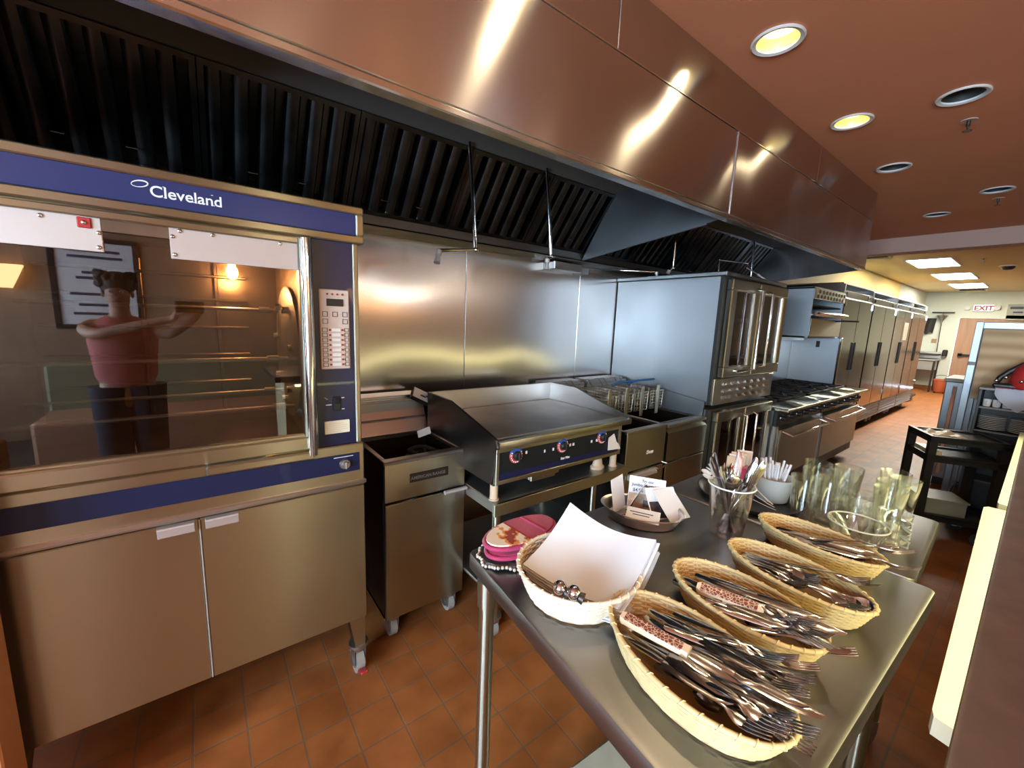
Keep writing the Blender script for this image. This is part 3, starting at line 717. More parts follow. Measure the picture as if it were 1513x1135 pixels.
# inside: drive disc, spits, bulb
mb = MB(); ax = Matrix.Rotation(R(90), 3, 'Y')
mb.lathe([(0, 0), (.26, 0), (.27, -.006), (.26, -.012), (0, -.012)], (.285, 1.93, 1.36), 48, axis=ax); dsk = mb.build('drive_disc', 'steel_dull', ov)
mb = MB()
for k in range(7):
    a = 2 * math.pi * k / 7 + .3; mb.cyl((.272, 1.93 + .2 * math.cos(a), 1.36 + .2 * math.sin(a)), (.25, 1.93 + .2 * math.cos(a), 1.36 + .2 * math.sin(a)), .014, seg=12)
mb.build('spit_socket', 'chrome', dsk)
for (yy, zz) in ((1.90, 1.336), (2.06, 1.18), (2.1, 1.53), (1.78, 1.16)):
    mb = MB(); mb.cyl((OX0 + .03, yy, zz), (.272, yy, zz), .0075, seg=12).cyl((.20, yy, zz), (.24, yy, zz), .014, seg=12); mb.build('spit_rod', 'steel_dull', ov)
mb = MB(); mb.ball((.115, 2.16, 1.685), .022, sz=1.4, seg=16).cyl((.115, 2.16, 1.71), (.115, 2.16, 1.76), .014); mb.build('bulb', 'oven_bulb', ov)
l = bpy.data.lights.new('oven_lamp', 'POINT'); l.energy = 5; l.color = (1, .52, .2); l.shadow_soft_size = .03
lo_ = bpy.data.objects.new('oven_lamp', l); C.objects.link(lo_); lo_.location = (.115, 2.10, 1.66)

# stand cabinet under the oven
st = thing('oven_stand_cabinet', 'low two door stainless cabinet carrying the rotisserie oven', 'cabinet', (0, 1.9, 0))
mb = MB(); mb.box(OX0, .466, OY + .012, 2.28, .30, .884, .002); mb.build('body', 'steel_dark', st, 0)
mb = MB(); mb.box(OX0, .468, OY - .008, OY + .02, .872, .886, .002); mb.build('top_rail', 'steel', st)
hz = (.838, .868)
for (xa, xb, ha, hb) in ((OX0, -.051, -.150, -.060), (-.047, .466, -.034, .054)):
    mb = MB(); mb.box(xa, xb, OY - .010, OY + .011, .296, .870, .003); d = mb.build('door', 'steel_door', st)
    mb = MB(); mb.box(ha, hb, OY - .030, OY - .026, hz[0], hz[1], .001, rot=Matrix.Rotation(R(14), 3, 'X')).box(ha, hb, OY - .032, OY - .008, hz[1] - .004, hz[1] + .002, .001); mb.build('pull_tab', 'pink_plate', d)
mb = MB(); mb.box(-.0508, -.0472, OY - .0112, OY - .009, .298, .868, .0004); mb.build('edge_flange', 'pink_plate', st)
for (x, s) in ((.40, 1), (OX0, -1)):
    for yy in (OY + .012, 2.19):
        mb = MB()
        xo, xi = (x + .066, x) if s > 0 else (x, x + .066)
        if s > 0: q = [(x, yy, .30), (x + .064, yy, .30), (x + .064, yy, .15), (x + .024, yy, .15)]
        else: q = [(x, yy, .30), (x + .064, yy, .30), (x + .040, yy, .15), (x, yy, .15)]
        mb.prism(q, (0, .07, 0)); g = mb.build('leg', 'steel_door', st, 0)
        cx = x + (.044 if s > 0 else .020)
        caster(st, cx, yy + .03, .152, .058, 'X', brake=(yy < 1.7))

# ------------------------------------------------------------------ deep fryers
def fryer(label, x0, x1, yf, zt, split, name_text=None, logo=None, handle='tab', slope=False, flue_z=1.07, mats=('steel_door', 'steel_dark')):
    t = thing('deep_fryer', label, 'fryer', ((x0 + x1) / 2, yf + .3, 0), None)
    yb = 2.295
    mb = MB(); mb.box(x0, x0 + .012, yf + .02, yb, .13, zt - .005).box(x1 - .012, x1, yf + .02, yb, .13, zt - .005).box(x0, x1, yb - .012, yb, .13, zt).box(x0, x1, yf + .02, yb, .13, .145)
    mb.build('body', mats[1], t, 0)
    # pot: rim with open well
    ya, yw = yf + .05, yb - .24
    mb = MB(); mb.box(x0, x1, yf + .002, ya, zt - .02, zt, .004).box(x0, x0 + .024, ya, yw, zt - .02, zt, .003).box(x1 - .024, x1, ya, yw, zt - .02, zt, .003).box(x0, x1, yw, yb, zt - .02, zt, .003)
    mb.build('rim', 'steel', t)
    mb = MB(); mb.box(x0 + .022, x0 + .026, ya, yw, zt - .28, zt - .015).box(x1 - .026, x1 - .022, ya, yw, zt - .28, zt - .015).box(x0 + .022, x1 - .022, ya - .004, ya, zt - .28, zt - .015).box(x0 + .022, x1 - .022, yw, yw + .004, zt - .28, zt - .015).box(x0 + .022, x1 - .022, ya, yw, zt - .284, zt - .28)
    mb.build('oil_well', 'pit', t, 0)
    mb = MB()
    for k in range(3):
        xx = x0 + (x1 - x0) * (k + 1) / 4; mb.cyl((xx, ya + .02, zt - .18), (xx, yw - .02, zt - .18), .026, seg=14)
    mb.build('burner_tube', 'steel_dark', t)
    # flue riser
    mb = MB(); mb.prism([(x0 + .005, yw + .02, zt), (x0 + .005, yw + .075, flue_z - .06), (x0 + .005, yw + .075, flue_z - .005), (x0 + .005, yb, flue_z), (x0 + .005, yb, zt)], (x1 - x0 - .01, 0, 0))
    mb.build('flue_riser', 'steel', t, 0)
    mb = MB(); mb.box(x0 + .005, x1 - .005, yw + .065, yw + .085, flue_z - .012, flue_z + .004, .003).box(x0 + .02, x1 - .02, yw + .10, yb - .02, flue_z, flue_z + .018, .002).box(x0 + .005, x1 - .005, yw + .045, yw + .06, zt + .07, zt + .078, .001); mb.build('flue_cap', 'steel', t)
    # front panel and door
    if slope:
        mb = MB(); mb.prism([(x0, yf, split), (x0, yf, zt - .055), (x0, yf + .06, zt), (x0, yf + .08, zt), (x0, yf + .08, split)], (x1 - x0, 0, 0)); fp = mb.build('front_panel', mats[0], t, 0)
    else:
        mb = MB(); mb.box(x0, x1, yf, yf + .02, split, zt - .012, .004); fp = mb.build('front_panel', mats[0], t)
    mb = MB(); mb.box(x0 + .002, x1 - .002, yf - .003, yf + .018, .128, split - .010, .004); d = mb.build('door', mats[0], t)
    if handle == 'tab':
        mb = MB(); mb.cyl((x1 - .125, yf - .024, split - .004), (x1 - .006, yf - .024, split - .004), .0105, seg=14).box(x1 - .11, x1 - .02, yf - .022, yf, split - .012, split - .006); mb.build('door_handle', 'pink_plate', d)
        mb = MB(); mb.box(x1 - .058, x1 - .004, yf - .0045, yf - .003, split - .058, split - .025); mb.build('latch_plate', 'steel_dull', d)
    elif handle == 'bar':
        mb = MB(); mb.box(x0 + .02, x1 - .10, yf - .03, yf - .004, split - .045, split - .012, .003); mb.build('door_lip', 'pink_plate', d)
        mb = MB(); mb.tube([(x1 - .14, yf - .002, split - .02), (x1 - .14, yf - .045, split - .02), (x1 - .02, yf - .045, split + .004), (x1 - .02, yf - .002, split + .004)], .006, 10); mb.build('door_handle', 'chrome', d)
    if name_text:
        w = (x1 - x0)
        mb = MB(); mb.box(x0 + .115, x0 + .312, yf - .005, yf, zt - .115, zt - .072, .002); n = mb.build('nameplate', 'steel_dark', fp)
        lettering('lettering', name_text, .0205, 'steel_dull', n, x0 + .121, yf - .0052, zt - .101, bold=.0004, ext=.0008, wide=1.0)
    if logo:
        lettering('logo', logo, .034, 'white_print', fp, x0 + .20, yf - .0008, zt - .165, bold=.0006, shear=.25)
    for (xx, yy) in ((x0 + .05, yf + .05), (x1 - .05, yf + .05), (x0 + .05, yb - .07), (x1 - .05, yb - .07)): caster(t, xx, yy, .13, .048, 'X', tyre='grey_rubber')
    return t
fr1 = fryer('narrow stainless deep fryer between the rotisserie oven and griddle', .587, .995, 1.66, .895, .705, name_text='AMERICAN RANGE')
fr2 = fryer('deep fryer with open front lip directly right of the griddle', 1.935, 2.335, 1.405, .905, .655, logo='Dean', handle='bar')
fr3 = fryer('deep fryer with sloping top panel beside the convection oven', 2.36, 2.845, 1.405, .895, .645, handle='none', slope=True)
mb = MB(); mb.prism([(2.832, 1.44, .896), (2.832, 1.43, 1.0), (2.832, 1.80, 1.04), (2.832, 2.06, 1.05), (2.832, 2.06, .896)], (.012, 0, 0)); mb.build('splash_guard', 'steel_blue', fr3, 0)
# sign tag and cord on the left fryer
t = thing('warning_tag', 'small black and white notice tag tilted on the fryer flue', 'tag', (.96, 2.12, 1.07))
mb = MB(); rot = Matrix.Rotation(R(28), 3, 'Y') @ Matrix.Rotation(R(-30), 3, 'X')
mb.box(.905, 1.035, 2.092, 2.100, 1.058, 1.115, .002, rot=rot); a = mb.build('card', 'white', t)
mb = MB(); mb.box(.90, 1.02, 2.100, 2.125, 1.045, 1.098, .003, rot=rot); mb.build('holder', 'black', t)
mb = MB(); mb.box(.925, .942, 2.0905, 2.092, 1.085, 1.102, rot=rot).box(.95, .985, 2.0885, 2.090, 1.080, 1.088, rot=rot).box(.985, 1.01, 2.0895, 2.091, 1.072, 1.082, rot=rot); mb.build('printed_mark', 'ink', a, 0)
t = thing('power_cord', 'coiled black cord with a white tag in the left fryer well', 'cord', (.86, 1.86, .62))
pts = []
for k in range(70):
    a = k * .42; pts.append((.86 + (.075 + .012 * math.sin(k)) * math.cos(a), 1.84 + (.085 + .01 * math.cos(k * 1.7)) * math.sin(a), .735 + k * .0018))
mb = MB(); mb.tube(pts, .011, 8); mb.build('cord', 'rubber', t)
mb = MB(); mb.cyl((.86, 1.80, .80), (.90, 1.93, .84), .022, .018, 14); mb.build('plug', 'black', t)
mb = MB(); mb.box(.862, .935, 1.925, 1.93, .905, .945, .001, rot=Matrix.Rotation(R(-12), 3, 'Y')); mb.build('tag', 'white', t)

# ------------------------------------------------------------------ griddle on its stand
gs = thing('equipment_stand', 'low stainless stand with shelf holding up the griddle', 'stand', (1.45, 1.75, 0))
GX0, GX1, GY = .985, 1.905, 1.38
mb = MB(); mb.box(.998, 1.93, GY, 2.10, .655, .712, .004); mb.build('top', 'steel_dull', gs)
mb = MB(); mb.box(.98, 1.93, GY - .004, GY + .012, .655, .713, .002); mb.build('front_edge', 'steel_door', gs)
for (x, yy) in ((1.03, 1.43), (1.69, 1.43), (1.03, 2.04), (1.87, 2.04)):
    mb = MB(); mb.cyl((x, yy, .658), (x, yy, .12), .0205, seg=20).cyl((x, yy, .20), (x, yy, .215), .028); mb.build('leg', 'steel_door', gs)
    caster(gs, x, yy, .122, .05, 'X', tyre='grey_rubber')
mb = MB(); mb.box(1.0, 1.95, 1.42, 2.08, .235, .25, .003); mb.build('undershelf', 'steel_dull', gs)
gr = thing('griddle', 'countertop griddle with three red and blue dial knobs', 'griddle', (1.45, 1.75, .712))
for (x, yy) in ((GX0 + .03, GY + .055), (GX1 - .05, GY + .055), (GX0 + .03, 2.0), (GX1 - .05, 2.0)):
    mb = MB(); mb.cyl((x, yy, .712), (x, yy, .80), .019, seg=16).cyl((x, yy, .712), (x, yy, .718), .024); mb.build('foot', 'bone', gr)
mb = MB(); mb.box(GX0 + .004, GX1 - .06, GY + .025, 2.055, .79, .965, .002); mb.build('body', 'steel_dark', gr, 0)
mb = MB(); mb.box(GX0 + .012, GX1 - .012, GY + .05, 2.04, .962, .998, .003); mb.build('griddle_plate', 'plate_top', gr)
mb = MB(); mb.box(GX0, GX1, GY - .018, GY + .052, .972, 1.004, .008, seg=2); mb.build('front_ledge', 'steel_door', gr)
for x in (GX0 - .004, GX1 - .008):
    mb = MB(); mb.prism([(x, GY + .005, .966), (x, GY + .005, 1.012), (x, 1.56, 1.055), (x, 1.80, 1.11), (x, 2.06, 1.112), (x, 2.06, .80), (x, GY + .03, .80)] if x < 1.2 else [(x, GY + .005, .966), (x, GY + .005, 1.010), (x, 1.56, 1.05), (x, 1.80, 1.11), (x, 2.06, 1.112), (x, 2.06, .966)], (.012, 0, 0))
    mb.build('side_splash', 'steel_dark' if x < 1.2 else 'steel', gr, 0)  # left side coloured darker for the dark surroundings it mirrors
mb = MB(); mb.box(GX0, GX1, 2.045, 2.06, .96, 1.112, .002); mb.build('back_splash', 'steel', gr)
mb = MB(); mb.frame(GX0 + .002, 1.848, .80, .966, GY + .004, GY + .026, .018, .002); fr = mb.build('panel_frame', 'steel_door', gr)
mb = MB(); mb.box(GX0 + .02, 1.832, GY + .010, GY + .024, .817, .950); pn = mb.build('control_panel', 'panel_dark', gr, 0)
mb = MB(); mb.box(GX0 + .02, 1.832, GY + .0085, GY + .0105, .822, .846); mb.build('blue_stripe', 'navy', pn, 0)
for kx in (1.098, 1.391, 1.686):
    rx = Matrix.Rotation(R(90), 3, 'X')
    mb = MB(); mb.lathe([(.020, .0), (.036, .0), (.037, .004), (.034, .007), (.020, .007)], (kx, GY + .010, .922), 36, close=True, axis=rx)
    for f in mb.bm.faces:
        if f.calc_center_median().z > .936: f.material_index = 1
    kd = mb.build('knob_dial', ['red_dial', 'blue_dial'], pn)
    mb = MB()
    for k in range(12):
        a = R(150 + k * 240 / 11); mb.box(kx + .030 * math.cos(a) - .003, kx + .030 * math.cos(a) + .003, GY + .0018, GY + .0032, .922 + .030 * math.sin(a) - .003, .922 + .030 * math.sin(a) + .003)
    mb.build('dial_mark', 'white_print', kd, 0)
    mb = MB(); mb.lathe([(.021, 0), (.021, .014), (.017, .022), (0, .023)], (kx, GY + .008, .922), 28, axis=rx).box(kx - .004, kx + .004, GY - .022, GY - .010, .903, .941, .002); mb.build('knob', 'black', kd)
mb = MB()
for (x, z, w) in ((1.155, .918, .010), (1.27, .905, .008), (1.325, .905, .010), (1.44, .908, .012), (1.462, .908, .014), (1.60, .902, .012), (1.64, .902, .016)): mb.box(x, x + w, GY + .0085, GY + .0095, z, z + .014)
mb.build('panel_symbol', 'white_print', pn, 0)
lettering('logo', 'Star Max', .017, 'white_print', pn, 1.385, GY + .0085, .848, bold=.0006)
mb = MB(); mb.box(1.20, 1.40, GY + .03, GY + .4, .772, .795, .003).box(1.20, 1.36, GY + .014, GY + .03, .768, .797, .004); mb.build('grease_drawer', 'steel_door', gr)
mb = MB(); mb.prism([(1.74, GY + .006, .838), (1.845, GY + .004, .832), (1.825, GY + .002, .862), (1.80, GY, .88), (1.775, GY, .93), (1.735, GY + .004, .91)], (0, -.003, 0)); o = mb.build('torn_label', 'white', pn, 0)
t = thing('scrubbing_block', 'small worn yellow block on the griddle stand shelf', 'block', (1.76, 1.46, .712))
mb = MB(); mb.lathe([(0, 0), (.048, 0), (.050, .012), (.036, .022), (.034, .034), (.028, .06), (0, .062)], (1.745, 1.455, .7125), 14, sx=.95, sy=.7); mb.build('block', 'bone', t)
mb = MB(); mb.lathe([(0, .062), (.022, .062), (.020, .074), (0, .076)], (1.745, 1.455, .7125), 12); mb.build('stub', 'steel_dark', t)

# ------------------------------------------------------------------ fryer baskets
def wire_basket(x, y0, y1, z0, z1, w, blue, label):
    t = thing('fryer_basket', label, 'basket', (x, (y0 + y1) / 2, z0), 'fryer baskets hung over the right fryers')
    mb = MB(); q = .0016; h = w / 2; ti = .012
    def cage(p): return p
    for k in range(9):   # hoops along the length
        yy = y0 + (y1 - y0) * k / 8; mb.tube([(x - h, yy, z1), (x - h + ti, yy, z0), (x + h - ti, yy, z0), (x + h, yy, z1)], q, 4)
    for k in range(7):
        zz = z0 + (z1 - z0) * k / 6; i_ = ti * (1 - k / 6)
        mb.tube([(x - h + i_, y0, zz), (x - h + i_, y1, zz), (x + h - i_, y1, zz), (x + h - i_, y0, zz)], q, 4, closed=True)
    for k in range(6):
        xx = x - h + ti + (w - 2 * ti) * k / 5; mb.tube([(xx, y0, z1), (xx, y0, z0), (xx, y1, z0), (xx, y1, z1)], q, 4)
    mb.build('mesh', 'wire', t)
    mb = MB(); mb.tube([(x - h, y0, z1), (x - h, y1, z1), (x + h, y1, z1), (x + h, y0, z1)], .0035, 8, closed=True); mb.build('rim', 'wire', t)
    mb = MB(); mb.box(x - .017, x + .017, y0 - .010, y0 - .003, z0 - .04, z1 + .045, .002); mb.build('front_bracket', 'wire', t)
    mb = MB(); mb.tube([(x - .03, y1, z1), (x - .03, y1 + .05, z1 + .05), (x - .03, y1 + .09, z1 + .04)], .003, 6).tube([(x + .03, y1, z1), (x + .03, y1 + .05, z1 + .05), (x + .03, y1 + .09, z1 + .04)], .003, 6); mb.build('hook', 'wire', t)
    if blue:
        mb = MB(); mb.tube([(x, y1 - .06, z1 + .005), (x + .05, y1 - .09, z1 + .035), (x + .24, y1 - .16, z1 + .05)], .008, 10); o = mb.build('handle', 'blue_vinyl', t); o['label'] = 'blue coated handle'
for i, (x, b, d) in enumerate(((2.105, 0, 'leftmost fryer basket, closest to the griddle corner'), (2.285, 0, 'second fryer basket from the griddle'), (2.462, 1, 'third fryer basket, with a blue handle'), (2.648, 1, 'fryer basket nearest the convection oven, with a blue handle'))):
    wire_basket(x, 1.70, 2.03, .925, 1.055, .165, b, d)

# ------------------------------------------------------------------ stacked convection ovens
CX0, CX1, CYF, CYB = 2.865, 3.885, 1.41, 2.31
def louvres(par, z0, z1):
    mb = MB(); mb.box(CX0 + .01, CX1 - .004, CYF - .012, CYF + .02, z0, z1, .004); o = mb.build('louvre_panel', 'steel', par)
    for r in range(3):
        for k in range(7):
            x = CX0 + .14 + k * .118; z = z0 + .04 + r * .05
            mb = MB(); mb.prism([(x, CYF - .012, z), (x, CYF - .026, z + .004), (x, CYF - .012, z + .022)], (.062, 0, 0)); mb.build('louvre', 'chrome', o, 0)
def conv(label, z0, z1, lou, legs):
    t = thing('convection_oven', label, 'oven', (3.37, 1.86, z0), 'stacked convection ovens')
    mb = MB(); mb.box(CX0, CX1, CYF + .02, CYB, z0, z1 - .03, .004); mb.build('body', 'steel_blue', t)
    dz0, dz1 = z0 + (.205 if lou else .07), z1 - .045
    mb = MB(); mb.box(CX0, CX1, CYF, CYF + .025, z0 + .005, z1 - .03, .002); mb.build('front_gasket', 'rubber', t)
    if lou:
        louvres(t, z0, dz0 - .012)
        mb = MB(); mb.box(CX0 - .012, CX1 + .01, CYF - .02, CYB + .005, z1 - .03, z1, .005); mb.build('top_cap', 'steel_blue', t)
    mid = (CX0 + CX1) / 2 - .02
    for (a, b, hx) in ((CX0 + .05, mid - .003, mid - .06), (mid + .003, CX1 - .012, mid + .05)):
        mb = MB(); mb.frame(a, b, dz0, dz1, CYF - .045, CYF - .002, .075, .006); d = mb.build('door', 'steel_door', t)
        mb = MB(); mb.box(a + .07, b - .07, CYF - .032, CYF - .026, dz0 + .07, dz1 - .07); mb.build('window', 'oven_glass', d, 0)
        mb = MB(); mb.box(a + .05, b - .05, CYF - .02, CYF - .008, dz0 + .05, dz1 - .05); mb.build('liner', 'inside', d, 0)
        mb = MB(); mb.frame(a + .07, b - .07, dz0 + .07, dz1 - .07, CYF - .038, CYF - .032, .012, .001); mb.build('window_trim', 'chrome', d)
        if a < mid: pts = [(hx, CYF - .045, dz1 - .05), (hx, CYF - .09, dz1 - .06), (hx, CYF - .09, dz0 + .055), (hx - .22, CYF - .09, dz0 + .045), (hx - .22, CYF - .045, dz0 + .045)]
        else: pts = [(hx + .1, CYF - .045, dz1 - .06), (hx + .1, CYF - .075, dz1 - .07), (hx + .1, CYF - .075, dz0 + .07), (hx + .1, CYF - .045, dz0 + .06)]
        mb = MB(); mb.tube(pts, .0105, 12); mb.build('door_handle', 'chrome', d)
    if legs:
        for (x, yy) in ((CX0 + .06, CYF + .08), (CX1 - .06, CYF + .08), (CX0 + .06, CYB - .08), (CX1 - .06, CYB - .08)):
            mb = MB(); mb.cyl((x, yy, z0 + .005), (x, yy, .03), .025, .02).cyl((x, yy, .03), (x, yy, 0), .03); mb.build('leg', 'steel_dull', t)
    return t
conv('lower convection oven standing on the floor under its twin', .15, .972, False, True)
conv('upper convection oven with double windowed doors and louvred vent panel', .972, 1.912, True, False)

# ------------------------------------------------------------------ ranges
RYF, RYB, RZ = 1.25, 2.14, .865
def cooking_range(x0, x1, label):
    t = thing('cooking_range', label, 'range', ((x0 + x1) / 2, 1.7, 0), 'gas ranges after the convection ovens')
    mb = MB(); mb.box(x0, x1, RYF + .11, RYB, .10, RZ - .03, .003); mb.build('body', 'steel_blue', t)
    mb = MB(); mb.box(x0, x1, RYF, RYF + .20, RZ - .028, RZ, .006); mb.build('front_ledge', 'steel_door', t)
    mb = MB(); mb.box(x0 + .02, x1 - .02, RYF + .21, RYB - .02, RZ - .035, RZ - .02); mb.build('cooktop', 'iron', t, 0)
    mb = MB(); mb.box(x0 + .005, x1 - .005, RYF + .075, RYF + .112, .70, RZ - .028, .004); p = mb.build('control_panel', 'panel_dark', t)
    for k in range(6):
        x = x0 + .10 + k * (x1 - x0 - .2) / 5
        mb = MB(); mb.cyl((x, RYF + .075, .765), (x, RYF + .045, .765), .021, .018, 18).box(x - .004, x + .004, RYF + .038, RYF + .046, .748, .782, .001); mb.build('knob', 'black', p)
        mb = MB(); mb.lathe([(.026, 0), (.031, 0), (.031, .004), (.026, .004)], (x, RYF + .075, .765), 18, close=True, axis=Matrix.Rotation(R(90), 3, 'X')); mb.build('knob_ring', 'chrome', p)
    mb = MB(); mb.box(x0 + .06, x1 - .03, RYF + .055, RYF + .11, .21, .665, .006); d = mb.build('oven_door', 'steel_door', t)
    mb = MB(); mb.tube([(x0 + .10, RYF + .055, .645), (x0 + .10, RYF - .02, .625), (x1 - .07, RYF - .02, .625), (x1 - .07, RYF + .055, .645)], .012, 12); mb.build('door_handle', 'chrome', d)
    mb = MB(); mb.box(x0 + .01, x1 - .01, RYF + .08, RYF + .12, .10, .20, .004); mb.build('kick_panel', 'steel_dark', t)
    mb = MB(); mb.box(x0, x0 + .05, RYF + .07, RYF + .12, .10, .70, .003); mb.build('side_stile', 'steel', t)
    for x in (x0 + .08, x1 - .08):
        for yy in (RYF + .2, RYB - .1): mb = MB(); mb.cyl((x, yy, .10), (x, yy, 0), .026, .022); mb.build('leg', 'steel_dull', t)
    n = 3
    for a in range(n):
        for b in range(2):
            cx = x0 + .02 + (x1 - x0 - .04) * (a + .5) / n; cyy = RYF + .21 + (RYB - RYF - .25) * (b + .5) / 2; w = (x1 - x0 - .06) / n / 2; l_ = (RYB - RYF - .27) / 4
            mb = MB(); q = .009; z = RZ + .012
            mb.box(cx - w, cx + w, cyy - l_, cyy - l_ + 2 * q, RZ - .02, z).box(cx - w, cx + w, cyy + l_ - 2 * q, cyy + l_, RZ - .02, z).box(cx - w, cx - w + 2 * q, cyy - l_, cyy + l_, RZ - .02, z).box(cx + w - 2 * q, cx + w, cyy - l_, cyy + l_, RZ - .02, z)
            for k in range(8):
                an = 2 * math.pi * k / 8 + .39; c, s = math.cos(an), math.sin(an); rr = min(w / max(abs(c), 1e-3), l_ / max(abs(s), 1e-3)) - q
                mb.box(cx + .05, cx + rr, cyy - .006, cyy + .006, RZ - .015, z)
                vsn = list(mb.bm.verts)[-8:]
                for v in vsn:
                    dx, dy = v.co.x - cx, v.co.y - cyy; v.co.x = cx + dx * c - dy * s; v.co.y = cyy + dx * s + dy * c
            mb.build('grate', 'iron', t, 0)
            mb = MB(); mb.lathe([(0, .012), (.03, .012), (.042, .004), (.045, -.02), (0, -.02)], (cx, cyy, RZ - .008), 20); mb.build('burner', 'iron', t)
    mb = MB(); mb.box(x0, x1, RYB - .02, RYB, RZ - .03, 1.44, .003).box(x0, x1, RYB - .026, RYB - .018, RZ + .002, RZ + .02, .003); mb.build('back_riser', 'steel', t)
    return t
r1 = cooking_range(3.905, 5.03, 'gas range with black grates nearest the convection ovens')
mb = MB(); mb.box(3.905, 5.03, 1.86, RYB - .02, 1.425, 1.44, .003).box(3.905, 5.03, 1.855, 1.862, 1.415, 1.452, .002); mb.build('riser_shelf', 'steel', r1)
r2 = cooking_range(5.034, 6.39, 'gas range farther back, with the tall side shield')
mb = MB(); mb.box(5.034, 5.95, 1.86, RYB - .02, 1.425, 1.44, .003).box(5.034, 5.95, 1.855, 1.862, 1.415, 1.452, .002); mb.build('riser_shelf', 'steel', r2)
mb = MB(); mb.box(6.36, 6.385, 1.60, RYB - .02, RZ + .004, 1.455, .003); mb.build('side_shield', 'steel_blue', r2)
mb = MB(); mb.box(6.345, 6.39, 1.575, 1.60, RZ + .004, 1.46, .004); mb.build('shield_trim', 'chrome', r2)
mb = MB(); mb.box(6.352, 6.359, 1.80, 1.84, 1.33, 1.41, .002); mb.build('shield_slot', 'black', r2)
for k in range(5):
    t = thing('cooking_tongs', 'long steel utensil heaped on the range shelf', 'utensil', (5.5 + k * .07, 1.98, 1.44), 'utensils heaped on the range shelf')
    mb = MB(); a = k * .5 - 1
    mb.tube([(5.42 + k * .08 - .13 * math.cos(a), 1.97 - .05 * math.sin(a), 1.445 + k * .006), (5.42 + k * .08 + .13 * math.cos(a), 1.97 + .05 * math.sin(a), 1.452 + k * .006)], .005, 8); mb.build('shaft', 'steel_dull', t)
    mb = MB(); mb.ball((5.42 + k * .08 + .15 * math.cos(a), 1.97 + .06 * math.sin(a), 1.456 + k * .006), .026, sz=.35, seg=12); mb.build('bowl', 'steel_dull', t)

# salamander broiler
sx0, sx1, sy = 5.13, 6.18, 1.57
sa = thing('salamander_broiler', 'wall mounted steel broiler with perforated front above the range', 'broiler', (5.65, 1.9, 1.455))
mb = MB(); mb.box(sx0, sx0 + .02, sy, 2.12, 1.455, 1.995, .003).box(sx1 - .02, sx1, sy, 2.12, 1.455, 1.995, .003).box(sx0, sx1, sy, 2.12, 1.972, 1.997, .003).box(sx0, sx1, 2.10, 2.12, 1.455, 1.99).box(sx0, sx1, sy + .03, 2.10, 1.455, 1.475); mb.build('body', 'steel_blue', sa)
mb = MB(); mb.box(sx0 + .02, sx1 - .02, sy - .012, sy + .01, 1.872, 1.985, .003); fp = mb.build('vent_panel', 'steel_door', sa)
mb = MB()
for r in range(2):
    for k in range(9): mb.lathe([(0, 0), (.020, 0), (.020, .003), (0, .003)], (sx0 + .10 + k * .104 + r * .05, sy - .012, 1.90 + r * .05), 14, axis=Matrix.Rotation(R(90), 3, 'X'))
mb.build('vent_hole', 'black', fp, 0)
mb = MB(); mb.box(sx0 + .02, sx1 - .02, sy + .02, 2.09, 1.80, 1.815); mb.build('burner_deck', 'iron', sa, 0)
mb = MB(); mb.box(sx0 + .02, sx1 - .02, sy - .03, 2.05, 1.695, 1.715, .003).box(sx0 + .02, sx1 - .02, sy - .04, sy - .02, 1.69, 1.745, .005); mb.build('grill_rack', 'steel', sa)
mb = MB(); mb.cyl((sx0 + .03, sy - .06, 1.72), (sx1 - .03, sy - .06, 1.72), .012, seg=14).cyl((sx0 + .1, sy - .06, 1.72), (sx0 + .1, sy - .03, 1.72), .008).cyl((sx1 - .1, sy - .06, 1.72), (sx1 - .1, sy - .03, 1.72), .008); mb.build('rack_bar', 'chrome', sa)
mb = MB(); mb.box(sx0 + .02, sx1 - .02, sy - .008, sy + .012, 1.475, 1.665, .003); mb.build('lower_panel', 'steel_door', sa)
mb = MB(); mb.tube([(sx1 - .25, sy - .01, 1.655), (sx1 - .22, sy - .07, 1.66), (sx1 + .10, sy - .14, 1.665)], .010, 10); mb.build('lever', 'black', sa)
for x in (sx0 + .06, sx1 - .06):
    mb = MB(); mb.box(x - .02, x + .02, 2.115, 2.32, 1.50, 1.56, .003); mb.build('wall_bracket', 'steel_dull', sa)

